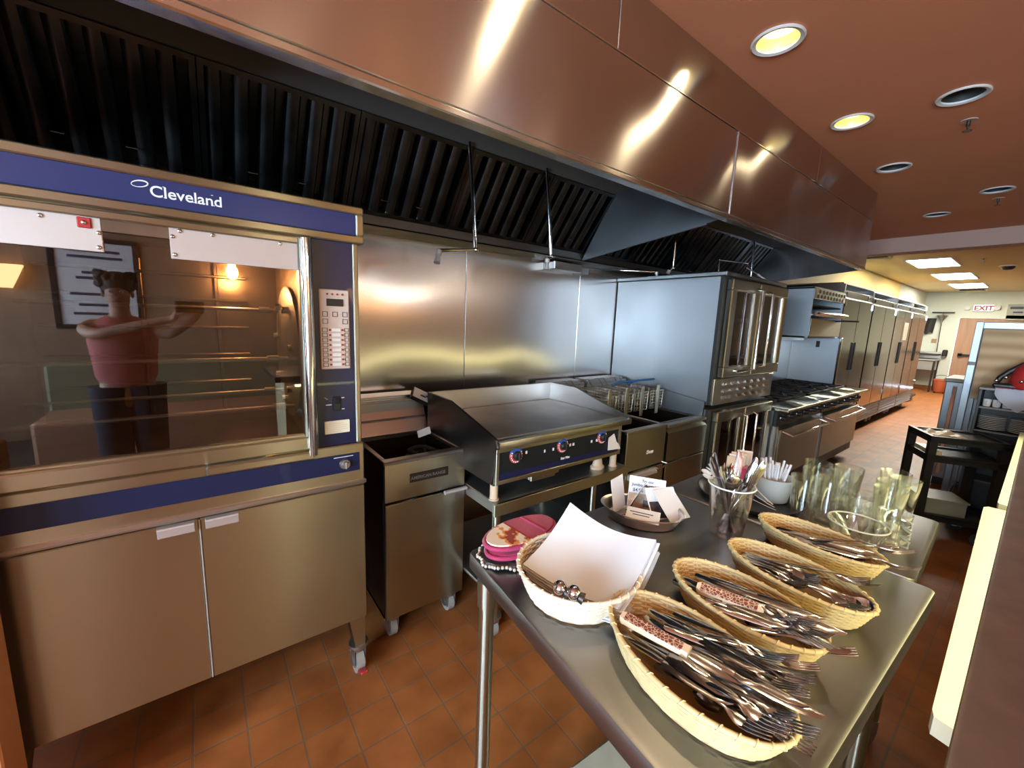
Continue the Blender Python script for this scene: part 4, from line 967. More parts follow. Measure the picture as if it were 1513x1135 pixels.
# ------------------------------------------------------------------ reach-in refrigerators
def fridge(x0, x1, ndoor, label, z1=2.14):
    yf = 1.65
    t = thing('reach_in_refrigerator', label, 'refrigerator', ((x0 + x1) / 2, 1.99, 0), 'row of reach-in refrigerators')
    mb = MB(); mb.box(x0, x1, yf + .04, 2.31, .13, z1 - .11, .003); mb.build('body', 'fridge_steel', t)
    mb = MB(); mb.box(x0, x1, yf + .02, 2.31, z1 - .02, z1, .003).box(x0, x0 + .035, yf + .0, 2.31, z1 - .11, z1 - .02).box(x1 - .02, x1, yf, 2.31, z1 - .11, z1 - .02).box(x0, x1, yf + .3, 2.31, z1 - .11, z1 - .02); mb.build('top_housing', 'steel', t)
    mb = MB(); mb.box(x0 + .01, x1 - .01, yf + .005, yf + .04, z1 - .185, z1 - .095, .003); f = mb.build('control_strip', 'steel', t)
    mb = MB(); mb.cyl((x0 + .12, yf + .005, z1 - .14), (x0 + .12, yf - .004, z1 - .14), .024, seg=16).box(x1 - .25, x1 - .13, yf - .003, yf + .005, z1 - .165, z1 - .115, .003); mb.build('badge', 'black', f)
    w = (x1 - x0 - .02) / ndoor
    for k in range(ndoor):
        a = x0 + .01 + k * w
        mb = MB(); mb.box(a + .004, a + w - .004, yf - .015, yf + .038, .40, z1 - .195, .006); d = mb.build('door', 'fridge_steel', t)
        hx = a + w - .05 if k == 0 else a + .05
        mb = MB(); mb.box(hx - .022, hx + .022, yf - .028, yf - .014, 1.02, 1.40, .004); mb.build('door_handle', 'black', d)
        for z in (.5, z1 - .30):
            mb = MB(); hxx = a + .012 if k == 0 else a + w - .012; mb.box(hxx - .02, hxx + .02, yf - .03, yf - .012, z, z + .09, .003); mb.build('hinge', 'chrome', d)
    mb = MB(); mb.box(x0 + .01, x1 - .01, yf + .05, yf + .09, .13, .39); g = mb.build('grille_back', 'black', t, 0)
    mb = MB()
    for k in range(5):
        z = .15 + k * .048; mb.box(x0 + .02, x1 - .02, yf - .0, yf + .03, z, z + .036, .004, rot=Matrix.Rotation(R(-18), 3, 'X'))
    mb.build('louvre_grille', 'steel', t)
    for x in (x0 + .1, x1 - .1):
        for yy in (yf + .12, 2.2): mb = MB(); mb.cyl((x, yy, .13), (x, yy, 0), .03, .022); mb.build('leg', 'steel_dull', t)
    return t
fridge(6.44, 7.80, 2, 'nearest reach-in refrigerator, two doors, right behind the broiler', 2.155)
fridge(7.83, 9.30, 2, 'second reach-in refrigerator in the row from the range')
fridge(9.33, 10.62, 2, 'third reach-in refrigerator, with the yellow notice on its door')
fridge(10.65, 12.05, 2, 'farthest reach-in refrigerator, nearest the back corner')
t = thing('paper_notice', 'yellowed paper notice taped to the third refrigerator', 'notice', (10.25, 1.633, 1.58))
mb = MB(); mb.box(10.12, 10.40, 1.630, 1.6345, 1.43, 1.745); a = mb.build('sheet', 'cream_label', t, 0)
mb = MB()
for k in range(6): mb.box(10.16, 10.36 - (k % 3) * .04, 1.6292, 1.630, 1.70 - k * .045, 1.712 - k * .045)
mb.build('printed_line', 'bone', a, 0)
# ------------------------------------------------------------------ steel prep tables
TZ = .90
def prep_table(label, quad, inset_legs, z=TZ):
    cx = sum(p[0] for p in quad) / 4; cyy = sum(p[1] for p in quad) / 4
    t = thing('prep_table', label, 'table', (cx, cyy, 0), 'steel prep tables along the counter')
    def rounded(q, r, n=5):
        out = []
        for i in range(4):
            p = Vector((*q[i], 0)); a = (Vector((*q[i - 1], 0)) - p).normalized(); b = (Vector((*q[(i + 1) % 4], 0)) - p).normalized()
            p0, p1 = p + a * r, p + b * r
            for k in range(n + 1):
                s = k / n; out.append(((1 - s) ** 2 * p0 + 2 * s * (1 - s) * p + s * s * p1))
        return out
    rim = rounded(quad, .022)
    c = Vector((cx, cyy, 0)); n = len(rim)
    def ring(off, zz): return [(p + (c - p).normalized() * off).to_tuple()[:2] + (zz,) for p in rim]
    mb = MB()
    levels = [ring(.012, z), ring(.004, z - .002), ring(.0, z - .008), ring(0, z - .042), ring(.004, z - .046), ring(.02, z - .046)]
    R_ = [[mb.bm.verts.new(p) for p in lv] for lv in levels]
    mb.bm.faces.new(R_[0])
    for A, B in zip(R_, R_[1:]):
        for k in range(n): mb.bm.faces.new([A[k], A[(k + 1) % n], B[(k + 1) % n], B[k]])
    mb.bm.faces.new(R_[-1][::-1])
    mb.build('tabletop', 'steel_top', t, 40)
    for (x, y) in inset_legs:
        mb = MB(); mb.cyl((x, y, z - .045), (x, y, .10), .0205, seg=24).cyl((x, y, z - .045), (x, y, z - .12), .027, .025, seg=24); lg = mb.build('leg', 'steel_door', t)
        mb = MB(); mb.lathe([(.0, 0), (.016, .0), (.019, .02), (.023, .05), (.023, .10), (0, .10)], (x, y, 0), 20); mb.build('bullet_foot', 'steel_dull', lg)
    return t
prep_table('nearest steel prep table, covered with cutlery baskets', [(.540, .880), (.462, .110), (1.432, .079), (1.395, .845)], [(.555, .80), (.545, .16), (1.335, .155), (1.33, .78)])
prep_table('second steel prep table behind, holding the drinking glasses', [(1.400, .835), (1.437, .118), (1.985, .138), (1.985, .84)], [(1.47, .76), (1.48, .19), (1.92, .20), (1.92, .77)])
# cream lidded bin on the floor, left of the table
t = thing('floor_bin', 'low cream plastic box on the floor under the prep table edge', 'box', (1.0, .60, 0))
mb = MB(); rz = Matrix.Rotation(R(-4), 3, 'Z'); mb.box(.80, 1.24, .36, .66, 0, .17, .015, rot=rz); mb.build('tub', 'bin', t)
mb = MB(); mb.box(.785, 1.255, .345, .675, .17, .20, .010, rot=rz); mb.build('lid', 'bin', t)

# ------------------------------------------------------------------ woven baskets
def woven(name, label, cx, cyy, a, b, h, rot, group, z=TZ, flare=.82, pale=False, n=72, levels=12):
    """oval basket: half axes a, b at the rim, woven strands over stakes"""
    t = thing(name, label, 'basket', (cx, cyy, z), group)
    M0 = 'straw_pale' if pale else 'straw'
    cr, sr = math.cos(rot), math.sin(rot)
    def P(th, s, off):
        k = flare + (1 - flare) * (s ** .75)
        x, y = (a * k + off) * math.cos(th), (b * k + off) * math.sin(th)
        return (cx + x * cr - y * sr, cyy + x * sr + y * cr, z + .006 + (h - .006) * s)
    mb = MB()
    for i in range(levels):
        s = .04 + .9 * i / (levels - 1); rt = h / levels * .60
        ring = [[None] * 5 for _ in range(n)]
        for k in range(n):
            th = 2 * math.pi * k / n; wv = .0014 * (1 if (k // 2 + i) % 2 else -1)
            for j in range(5):
                an = 2 * math.pi * j / 5
                p = P(th, s, wv + .0017 * math.cos(an)); ring[k][j] = mb.bm.verts.new((p[0], p[1], p[2] + rt * math.sin(an)))
        for k in range(n):
            for j in range(5): mb.bm.faces.new([ring[k][j], ring[(k + 1) % n][j], ring[(k + 1) % n][(j + 1) % 5], ring[k][(j + 1) % 5]])
    for k in range(0, n, 4):
        th = 2 * math.pi * (k + .5) / n; mb.tube([P(th, s, 0) for s in (0, .3, .6, .95)], .0021, 5)
    mb.build('weave', M0, t, 60)
    mb = MB()   # backing wall and base
    m = 40
    A = [[mb.bm.verts.new(P(2 * math.pi * k / m, s, -.0008)) for k in range(m)] for s in (.0, .35, .7, .96)]
    B = [[mb.bm.verts.new(P(2 * math.pi * k / m, s, .0006)) for k in range(m)] for s in (.0, .35, .7, .96)]
    for Q in (A, B):
        for r in range(3):
            for k in range(m): mb.bm.faces.new([Q[r][k], Q[r][(k + 1) % m], Q[r + 1][(k + 1) % m], Q[r + 1][k]])
    for k in range(m):
        mb.bm.faces.new([A[3][k], A[3][(k + 1) % m], B[3][(k + 1) % m], B[3][k]]); mb.bm.faces.new([A[0][k], A[0][(k + 1) % m], B[0][(k + 1) % m], B[0][k]])
    mb.build('lining', 'straw_shell', t, 60)
    mb = MB(); pr = [P(2 * math.pi * k / m, 0, 0) for k in range(m)]
    mb.prism([(p[0], p[1], z + .001) for p in pr], (0, 0, .006)); mb.build('base', 'straw_shell', t, 0)
    mb = MB(); nn = 72
    mb.tube([P(2 * math.pi * k / nn, .985, .0005) for k in range(nn)], .0046, 8, closed=True)
    for k in range(nn):   # lashing around the rim
        th = 2 * math.pi * k / nn; th2 = th + .05
        c0 = Vector(P(th, .985, .0005)); c1 = Vector(P(th2, .985, .0005)); pts = []
        out = Vector((math.cos(th) * b, math.sin(th) * a, 0)).normalized(); out = Vector((out.x * cr - out.y * sr, out.x * sr + out.y * cr, 0))
        for q in range(5):
            an = -1.2 + q * .95; pts.append(c0.lerp(c1, q / 4) + out * (.0052 * math.cos(an)) + Vector((0, 0, .0052 * math.sin(an))))
        if k % 2 == 0: mb.tube(pts, .0014, 4)
    mb.build('rim', M0, t, 60)
    return t
BK = {'A': (.650, .305, .100, .172, .062, R(-10)), 'B': (.885, .318, .088, .155, .060, R(-6)), 'C': (1.095, .290, .080, .155, .060, R(-8)), 'D': (1.340, .315, .078, .150, .060, R(-6))}
for k, d in (('A', 'woven straw basket nearest the viewer, full of cutlery'), ('B', 'second woven cutlery basket from the front, with a short bone handled knife'), ('C', 'third woven cutlery basket, bundled forks inside'), ('D', 'farthest woven cutlery basket, beside the clear bowl')):
    x, y, a, b, h, r = BK[k]
    woven('bread_basket', d, x, y, a, b, h, r, 'woven cutlery baskets')
woven('napkin_basket', 'round woven basket heaped with white napkins', .668, .592, .142, .138, .072, 0, None, flare=.80, pale=True, n=80)

# ------------------------------------------------------------------ cutlery
def fork_mesh(L=.198, hw=.0125):
    mb = MB(); s = L / .198
    mb.strip([(0, 0, .006, .001), (.004 * s, 0, .0085, .001), (.03 * s, 0, .0085, .0005), (.07 * s, 0, .0055, .003), (.105 * s, 0, .0034, .006), (.128 * s, 0, .0036, .005), (.138 * s, 0, .009, .001), (.148 * s, 0, hw, -.002), (.156 * s, 0, hw, -.003)], .0024)
    for k in range(4):
        y = (-1.5 + k) * hw * .54
        mb.strip([(.153 * s, y, .0024, -.003), (.165 * s, y, .0022, -.0025), (.182 * s, y * .97, .0019, .0015), (.197 * s, y * .95, .0009, .006)], .002)
    return mb
def knife_mesh(L=.225):
    mb = MB()
    mb.strip([(0, 0, .005, 0), (.004, 0, .0085, 0), (.05, 0, .0085, 0), (.098, 0, .0065, 0), (.104, 0, .006, 0)], .0058)
    mb.strip([(.103, 0, .006, 0), (.112, -.001, .0095, 0), (.16, -.001, .0105, 0), (.20, 0, .0095, 0), (.218, .003, .006, 0), (.225, .006, .0015, 0)], .0016); return mb
def spoon_mesh(L=.19):
    mb = MB()
    mb.strip([(0, 0, .006, .001), (.004, 0, .0085, .001), (.03, 0, .0085, .0005), (.07, 0, .0055, .003), (.11, 0, .0034, .006), (.136, 0, .0045, .004), (.144, 0, .010, .001)], .0024)
    def f(u, v):
        x = .137 + .053 * u; w = .019 * math.sin(math.pi * min(1, max(.02, u * .97 + .03))) ** .6
        t = v * 2 - 1; return (x, w * t, .003 - .009 * (1 - t * t) * math.sin(math.pi * u))
    mb.grid(f, 14, 8, .0014); return mb
def proto(name, mb):
    o = mb.build(name, 'cutlery', None, 60); return o
PR = {'fork': fork_mesh(), 'knife': knife_mesh(), 'spoon': spoon_mesh(), 'small_fork': fork_mesh(.165, .0105)}
PR = {k: proto(k, v) for k, v in PR.items()}
used = set()
def rotm(yaw, pitch, roll): return (Matrix.Rotation(yaw, 3, 'Z') @ Matrix.Rotation(-pitch, 3, 'Y') @ Matrix.Rotation(roll, 3, 'X')).to_euler()
NM = {'fork': 'dinner_fork', 'knife': 'table_knife', 'spoon': 'table_spoon', 'small_fork': 'salad_fork'}
def put(kind, x, y, z, yaw, pitch, roll, label, group):
    p = PR[kind]
    if kind not in used: used.add(kind); o = p
    else: o = p.copy(); C.objects.link(o)
    o.name = NM[kind]; o.location = (x, y, z); o.rotation_euler = rotm(R(yaw), R(pitch), R(roll))
    return tag(o, label, {'fork': 'fork', 'knife': 'knife', 'spoon': 'spoon', 'small_fork': 'fork'}[kind], group)
def bone_knife(x, y, z, yaw, pitch, roll, label):
    t = thing('steak_knife', label, 'knife', (0, 0, 0))
    mb = MB(); mb.strip([(0, 0, .010, 0), (.006, 0, .0155, 0), (.06, 0, .0150, 0), (.122, .001, .0135, 0), (.129, .001, .0145, 0)], .015); hdl = mb.build('handle', 'bone', t, 40)
    mb = MB(); mb.box(.008, .118, -.0098, .0098, .0060, .0085, .001); o = mb.build('inlay', 'mosaic', hdl); o['label'] = 'dark red mosaic inlay'
    mb = MB(); mb.strip([(.126, 0, .009, 0), (.135, -.001, .0115, 0), (.18, -.001, .011, 0), (.215, .002, .007, 0), (.232, .006, .001, 0)], .002); mb.build('blade', 'cutlery', t, 40)
    t.location = (x, y, z); t.rotation_euler = rotm(R(yaw), R(pitch), R(roll)); return t
def pile(key, items, where):
    """cutlery lying tines outward in a basket: (kind, across 0..1, along, layer, yaw, roll)"""
    x, y, a, b, h, r = BK[key]
    ax = Vector((math.sin(r), -math.cos(r), 0)); 
    ax = Vector((math.cos(R(-90) + r), math.sin(R(-90) + r), 0)); sd = Vector((-ax.y, ax.x, 0))
    cnt = {}
    for (kind, ac, al, lay, yaw, pit, roll) in items:
        z = TZ + .018 + lay * .0058
        p = Vector((x, y, 0)) + ax * al + sd * ac
        put(kind, p.x, p.y, z, math.degrees(math.atan2(ax.y, ax.x)) + yaw, pit + (5 if kind.endswith('fork') and al > -.09 else 2), roll, LAB[key][kind], where[kind])
LAB = {
 'A': {'fork': 'steel dinner fork jutting from the nearest basket', 'knife': 'steel table knife lying in the nearest basket', 'spoon': 'steel spoon deep in the nearest basket', 'small_fork': 'short steel fork in the nearest basket'},
 'B': {'fork': 'steel dinner fork in the second basket from the front', 'knife': 'dark steel knife in the second basket from the front', 'spoon': 'steel spoon in the second basket', 'small_fork': 'short steel fork in the second basket'},
 'C': {'fork': 'steel dinner fork in the third basket', 'knife': 'steel knife in the third basket', 'spoon': 'steel spoon in the third basket', 'small_fork': 'short salad fork bundled in the third basket'},
 'D': {'fork': 'steel fork in the farthest basket beside the clear bowl', 'knife': 'dark steel knife in the farthest basket', 'spoon': 'steel spoon in the farthest basket', 'small_fork': 'short fork in the farthest basket'}}
G = {k: {q: '%ss in %s' % (NM[q].replace('_', ' ').replace('knife', 'knive'), w) for q in NM} for k, w in (('A', 'the nearest basket'), ('B', 'the second basket'), ('C', 'the third basket'), ('D', 'the farthest basket'))}
rn = random.Random(3)
# nearest basket
pile('A', [
 ('spoon', -.02, -.10, 0, -2, 3, 6), ('spoon', -.045, -.08, 1, 12, 4, -14), ('fork', -.045, -.03, 1.5, 6, 7, 10), ('fork', -.03, -.02, 2, 8, 7, 5), ('knife', -.058, -.12, 2, 8, 6, 12), ('knife', -.040, -.12, 3, 5, 7, 22),
 ('fork', -.035, -.025, 3.2, 12, 8, 0), ('fork', -.03, -.015, 4.2, 4, 8, 14), ('fork', -.02, -.02, 4.6, 8, 8, -6), ('fork', -.022, .01, 5.4, 9, 8, 4), ('knife', .015, -.115, 4.0, 3, 7, 8),
 ('fork', .035, -.045, 3.2, 12, 8, -4), ('fork', .045, -.035, 4.4, 18, 8, 4), ('fork', .04, -.06, 5.6, 22, 9, -6), ('knife', .012, -.055, 5.8, 9, 7, 6), ('knife', .0, -.03, 6.6, 13, 6, 10), ('spoon', -.005, -.06, 3.4, 6, 5, 0), ('spoon', .03, -.10, 2.4, 4, 5, 0), ('knife', .028, -.12, 5.4, 4, 8, 4), ('knife', .05, -.10, 4.6, 10, 8, -6), ('fork', .060, -.085, 6.6, 8, 6, 0)], G['A'])
bone_knife(.620, .428, TZ + .063, -80, 1, 10, 'bone handled knife with dark red inlay, topmost in the nearest basket')
for (kd, x, y, z, yw, pt_, rl) in (('fork', .628, .308, .064, -91, -1, 0), ('fork', .640, .315, .058, -86, 0, 12), ('fork', .702, .345, .062, -84, 0, 0), ('fork', .690, .325, .067, -60, 0, -8), ('knife', .661, .362, .068, -69, 0, 10), ('knife', .640, .345, .055, -76, 2, 20), ('fork', .672, .335, .054, -74, 2, 0)):
    put(kd, x, y, TZ + z, yw, pt_, rl, LAB['A'][kd], G['A'][kd])
# second basket
pile('B', [
 ('spoon', -.02, -.10, 0, 4, 3, 0), ('fork', -.03, -.10, 1.5, -4, 6, 10), ('fork', -.015, -.10, 2.5, -2, 6, -8), ('knife', -.045, -.135, 2.5, 2, 5, 20), ('knife', -.03, -.13, 3.6, 3, 6, 24), ('knife', -.052, -.12, 3.8, 6, 6, 14),
 ('fork', -.01, -.085, 4.2, 2, 7, 6), ('knife', .0, -.11, 5.0, 5, 7, 30), ('fork', .015, -.03, 3.6, -4, 8, 0), ('fork', .005, -.055, 5.4, -2, 7, 4), ('knife', .03, -.09, 4.4, 4, 8, 12), ('knife', .02, -.06, 5.4, 0, 8, 16), ('knife', .012, -.05, 6.4, 2, 7, 26)], G['B'])
bone_knife(.846, .396, TZ + .056, -78, 4, 30, 'bone handled knife in the second basket, blade darkened')
# third basket: a bundle of short forks
its = []
for k in range(12): its.append(('small_fork', -.035 + .012 * (k % 6) + rn.uniform(-.004, .004), -.125 + .012 * (k // 6) + rn.uniform(-.008, .008), 1 + (k // 6) * 2.4 + rn.uniform(0, .6), rn.uniform(-7, 5), 4 + rn.uniform(0, 2), rn.uniform(-20, 20)))
its += [('fork', .03, -.07, 3.5, 14, 7, 10), ('fork', .035, -.05, 4.5, 6, 8, -10), ('spoon', -.01, -.045, 3.8, -6, 2, 0), ('spoon', .0, -.03, 4.4, 4, 2, 20), ('spoon', -.02, -.055, 3.2, 8, 3, 10), ('fork', -.01, -.04, 5.2, -8, 2, 6)]
pile('C', its, G['C'])
# farthest basket
pile('D', [('knife', -.03, -.12, 1, 2, 5, 10), ('knife', -.015, -.125, 2, 0, 6, 20), ('knife', -.035, -.10, 3, 3, 6, 14), ('fork', .0, -.10, 2.4, 2, 6, 0), ('fork', .01, -.09, 3.4, -2, 6, 8), ('knife', -.01, -.10, 4, 3, 6, 24), ('spoon', -.02, -.07, 3, 0, 4, 0), ('fork', .012, .0, 4.4, 16, 9, 0), ('fork', -.02, .02, 4.0, 4, 7, 0)], G['D'])

put('fork', 1.315, .325, TZ + .060, -53, 3, 0, 'steel fork pointing out of the farthest basket towards the short glasses', None)
put('fork', .800, .300, TZ + .050, -62, 4, 0, LAB['B']['fork'], G['B']['fork']); put('knife', .815, .345, TZ + .055, -73, 3, 14, LAB['B']['knife'], G['B']['knife']); put('knife', .83, .37, TZ + .050, -76, 3, 14, LAB['B']['knife'], G['B']['knife'])
# ------------------------------------------------------------------ napkins and shakers
def napkin(k, dz, sh, label=None):
    P00, P10, P11, P01 = Vector((.566, .672, .962)), Vector((.632, .447, .962)), Vector((.835, .500, 1.022)), Vector((.790, .745, 1.030))
    ax = Vector((sh[0], sh[1], 0))
    def f(u, v):
        p = (P00 * (1 - u) + P10 * u) * (1 - v) + (P01 * (1 - u) + P11 * u) * v
        p = p + ax + Vector((0, 0, dz - .035 * math.sin(math.pi * u) * (.35 + .3 * v) - .016 * math.sin(math.pi * v) + .0009 * math.sin(5 * u + k * .4)))
        return p
    mb = MB(); mb.grid(f, 14, 14, .0012)
    return tag(mb.build('napkin', 'paper', None, 60), label or 'white paper napkin in the stack under the top sheet', 'napkin', 'stack of white paper napkins')
for k in range(9): napkin(k, -.0042 * (9 - k), (rn.uniform(-.004, .012), rn.uniform(-.008, .008)))
napkin(20, 0, (0, 0), 'topmost white paper napkin in the round woven basket')
napkin(21, -.041, (.022, .012), 'lowest white napkin, sticking out past the stack at the right')
for (x, y, d) in ((.553, .535, 'left of two small metal shaker balls at the napkin basket rim'), (.566, .508, 'right of two small metal shaker balls at the napkin basket rim')):
    t = thing('shaker_ball', d, 'shaker', (x, y, .973))
    mb = MB(); mb.ball((x, y, .988), .0155, seg=20); mb.build('ball', 'cutlery', t)
    mb = MB(); mb.cyl((x + .004, y - .012, .984), (x + .008, y - .020, .982), .010, .012, 14); mb.build('cap', 'steel_dark', t)

# ------------------------------------------------------------------ pot holders on a trivet
t = thing('trivet', 'dark woven trivet with beaded edge under the pot holders', 'trivet', (.655, .800, TZ))
mb = MB(); mb.lathe([(0, 0), (.100, 0), (.112, .006), (.108, .014), (0, .016)], (.655, .800, TZ), 40, sx=1.05, sy=.72, fn=lambda th, z: 1 + .025 * math.sin(14 * th)); mb.build('mat', 'bead', t)
mb = MB()
for k in range(64):
    a = 2 * math.pi * k / 64; w = 1 + .03 * math.sin(14 * a); mb.ball((.655 + .119 * w * math.cos(a), .800 + .083 * w * math.sin(a), TZ + .009 + .003 * math.sin(7 * a)), .0046, seg=8)
mb.build('bead_edge', 'bead_light', t)
def pot_holder(z, dx, dy, rot, label, top):
    cx, cyy = .672 + dx, .812 + dy
    t = thing('pot_holder', label, 'pot holder', (cx, cyy, z), 'stack of oval pot holders')
    rm = Matrix.Rotation(R(rot), 3, 'Z')
    def shell(mb, s, z0, z1):
        n = 48; prof = [(.0, z0), (.90, z0), (1.0, (z0 + z1) / 2), (.90, z1), (0, z1)]
        mb.lathe([(r * s, zz) for r, zz in prof], (cx, cyy, z), n, axis=rm @ Matrix.Diagonal((.122, .064, 1)))
    mb = MB(); shell(mb, 1.0, 0, .014); mb.build('pad', 'magenta', t)
    mb = MB(); mb.tube([Vector((cx, cyy, z + .008)) + rm @ Vector((.121 * math.cos(2 * math.pi * k / 56), .0635 * math.sin(2 * math.pi * k / 56), 0)) for k in range(56)], .0052, 8, closed=True); mb.build('piping', 'magenta', t)
    if top:
        def patch(a, b, name, m, zt):
            mb = MB(); n = 16; up = []; lo_ = []
            xs = [a + (b - a) * k / n for k in range(n + 1)]
            for x in xs:
                w = .058 * math.sqrt(max(.0, 1 - (x / .116) ** 2)); up.append((x, w)); lo_.append((x, -w))
            pts = [Vector((cx, cyy, z + .0135)) + rm @ Vector((p[0], p[1], 0)) for p in up + lo_[::-1]]
            q = []
            for p in pts:
                if not q or (p - q[-1]).length > 1e-4: q.append(p)
            mb.prism(q, (0, 0, zt)); return mb.build(name, m, t, 0)
        o = patch(-.115, -.018, 'printed_pocket', 'motif', .004); o['label'] = 'white pocket with orange and red print'
        patch(-.018, .048, 'quilted_band', 'red_cloth', .002)
        patch(.048, .115, 'far_pocket', 'red_cloth', .004)
        mb = MB(); mb.tube([Vector((cx, cyy, z + .017)) + rm @ Vector((.046, yy, 0)) for yy in (-.05, 0, .05)], .003, 6); mb.build('pocket_edge', 'magenta', t)
    return t
pot_holder(TZ + .017, .0, -.004, 8, 'lower pink edged pot holder resting on the trivet', False)
pot_holder(TZ + .034, .004, .006, 5, 'upper pot holder with printed white pocket and red band', True)
t = thing('skewer', 'thin metal skewer lying behind the pot holders', 'skewer', (.78, .84, TZ))
mb = MB(); mb.tube([(.70, .845, TZ + .004), (.86, .838, TZ + .004)], .0025, 6); mb.build('rod', 'cutlery', t)
mb = MB(); mb.lathe([(.008, -.002), (.011, 0), (.008, .002), (.006, 0)], (.69, .846, TZ + .004), 14, close=True); mb.build('ring', 'cutlery', t)

# ------------------------------------------------------------------ foil tray of dessert cards
AX, AY, AR = 1.105, .725, R(-62)
t = thing('foil_tray', 'oval pressed foil tray holding menu cards', 'tray', (AX, AY, TZ))
ra = Matrix.Rotation(AR, 3, 'Z') @ Matrix.Diagonal((1.25, .92, 1))
mb = MB(); mb.lathe([(0, 0), (.080, 0), (.085, .003), (.097, .040), (.104, .044), (.106, .042), (.104, .040), (.100, .039), (.0875, .002), (.082, -.0), (0, .0015)][:8] + [(.086, .005), (.080, .0025), (0, .0025)], (AX, AY, TZ), 60, axis=ra, fn=lambda th, z: 1 + (.010 * math.sin(26 * th) if .005 < z < .04 else 0)); mb.build('tray', 'aluminium', t)
def card(cx, cyy, z, w, h, yaw, lean, label, kind, group='cards in the foil tray'):
    """card standing in the tray: yaw turns it, lean tips it back from upright"""
    t = thing('menu_card', label, 'card', (cx, cyy, z), group)
    rm = Matrix.Rotation(R(yaw), 3, 'Z') @ Matrix.Rotation(R(lean), 3, 'X')
    def put_(name, m, x0, x1, z0, z1, yo, th, par):
        mb = MB(); mb.box(x0, x1, yo - th, yo, z0, z1)
        for v in mb.bm.verts: v.co = rm @ v.co + Vector((cx, cyy, z))
        return mb.build(name, m, par, 0)
    s = put_('sheet', 'card', -w / 2, w / 2, 0, h, 0, .0012, t)
    if kind == 'text':
        put_('photo', 'print_tan', -w / 2 + .002, w / 2 - .002, .002, h * .48, -.0012, .0004, s)
        put_('photo_shadow', 'print_dark', -.008, .012, .010, h * .30, -.0016, .0003, s)
        for (tx, sz, zz, xx) in (('Try our', .0125, h * .84, -.018), ('Jumbo Martini', .0135, h * .70, -w / 2 + .010), ('$4.95', .0150, h * .53, -w / 2 + .014)):
            cu_base = rm @ Vector((xx, -.0016, zz)) + Vector((cx, cyy, z))
            lettering('lettering', tx, sz, 'ink', s, cu_base.x, cu_base.y, cu_base.z, rot=rm @ Matrix.Rotation(R(90), 3, 'X'), ext=.0003, bold=.0003)
    elif kind == 'photo':
        put_('photo', 'print_dark', -w / 2 + .004, w / 2 - .004, .004, h * .55, -.0012, .0005, s)
    elif kind == 'text2':
        put_('caption', 'ink', -w / 2 + .01, w / 2 - .02, h * .62, h * .68, -.0012, .0004, s); put_('caption', 'ink', -w / 2 + .02, w / 2 - .03, h * .42, h * .48, -.0012, .0004, s)
    return t
card(1.150, .742, TZ + .012, .118, .108, -58, -22, 'menu card with printed price facing the viewer in the foil tray', 'text')
card(1.080, .792, TZ + .012, .085, .112, 12, -10, 'tall blank card at the left of the foil tray', 'plain')
card(1.100, .775, TZ + .010, .090, .112, 20, 24, 'folded card leaning beside the tall left card', 'photo')
card(1.155, .660, TZ + .014, .105, .105, -28, -42, 'card with dark photograph leaning right out of the foil tray', 'photo')
card(1.175, .628, TZ + .020, .090, .110, -10, -50, 'pale card sticking out rightmost of the foil tray', 'plain')
card(1.030, .672, TZ + .036, .100, .055, -62, -72, 'white card lying across the near rim of the foil tray', 'text2')
for k in range(9):
    a = rn.uniform(0, 6.28); r = rn.uniform(.02, .065); x, y = AX + r * math.cos(a), AY + r * math.sin(a)
    mb = MB(); mb.box(x - .020, x + .020, y - .014, y + .014, TZ + .006 + .003 * (k % 4), TZ + .0085 + .003 * (k % 4), .001, rot=Matrix.Rotation(a, 3, 'Z') @ Matrix.Rotation(R(rn.uniform(-8, 8)), 3, 'X'))
    tag(mb.build('sweetener_sachet', 'soil'), 'dark printed sachet lying on the floor of the foil tray', 'sachet', 'dark sachets in the foil tray')

# ------------------------------------------------------------------ clear cup of plastic cutlery
PX, PY, PH = 1.252, .520, .162
t = thing('plastic_cup', 'tall clear plastic cup stuffed with cutlery', 'cup', (PX, PY, TZ))
mb = MB(); mb.lathe([(0, .002), (.042, .0), (.046, .004), (.063, PH), (.0655, PH + .001), (.0655, PH - .003), (.0625, PH - .004), (.0445, .007), (0, .006)], (PX, PY, TZ), 44); mb.build('wall', 'cup_clear', t)
mb = MB(); mb.tube([(PX + .0645 * math.cos(a * math.pi / 24), PY + .0645 * math.sin(a * math.pi / 24), TZ + PH) for a in range(48)], .0022, 8, closed=True); mb.build('rim', 'plastic_fork', t)
def upright(kind, a, r0, r1, z0, m, label, group, flip=False, twist=0):
    p = PR[kind]; o = p.copy(); C.objects.link(o); o.name = NM[kind]
    if m: o.data = p.data.copy(); o.data.materials.clear(); o.data.materials.append(M[m])
    b = Vector((PX + r0 * math.cos(a + math.pi), PY + r0 * math.sin(a + math.pi), TZ + z0)); e = Vector((PX + r1 * math.cos(a), PY + r1 * math.sin(a), TZ + .20))
    d = (e - b).normalized(); q = d.to_track_quat('X', 'Z').to_matrix() @ Matrix.Rotation(twist, 3, 'X')
    o.location = b; o.rotation_euler = q.to_euler(); o.scale = (1.13, 1.13, 1.13); return tag(o, label, kind.split('_')[-1], group)
L1 = 'knife standing blade up in the clear plastic cup'; L2 = 'fork standing in the clear plastic cup'; L3 = 'spoon standing in the clear plastic cup'
gk, gf, gs_ = 'knives in the clear cup', 'forks in the clear cup', 'spoons in the clear cup'
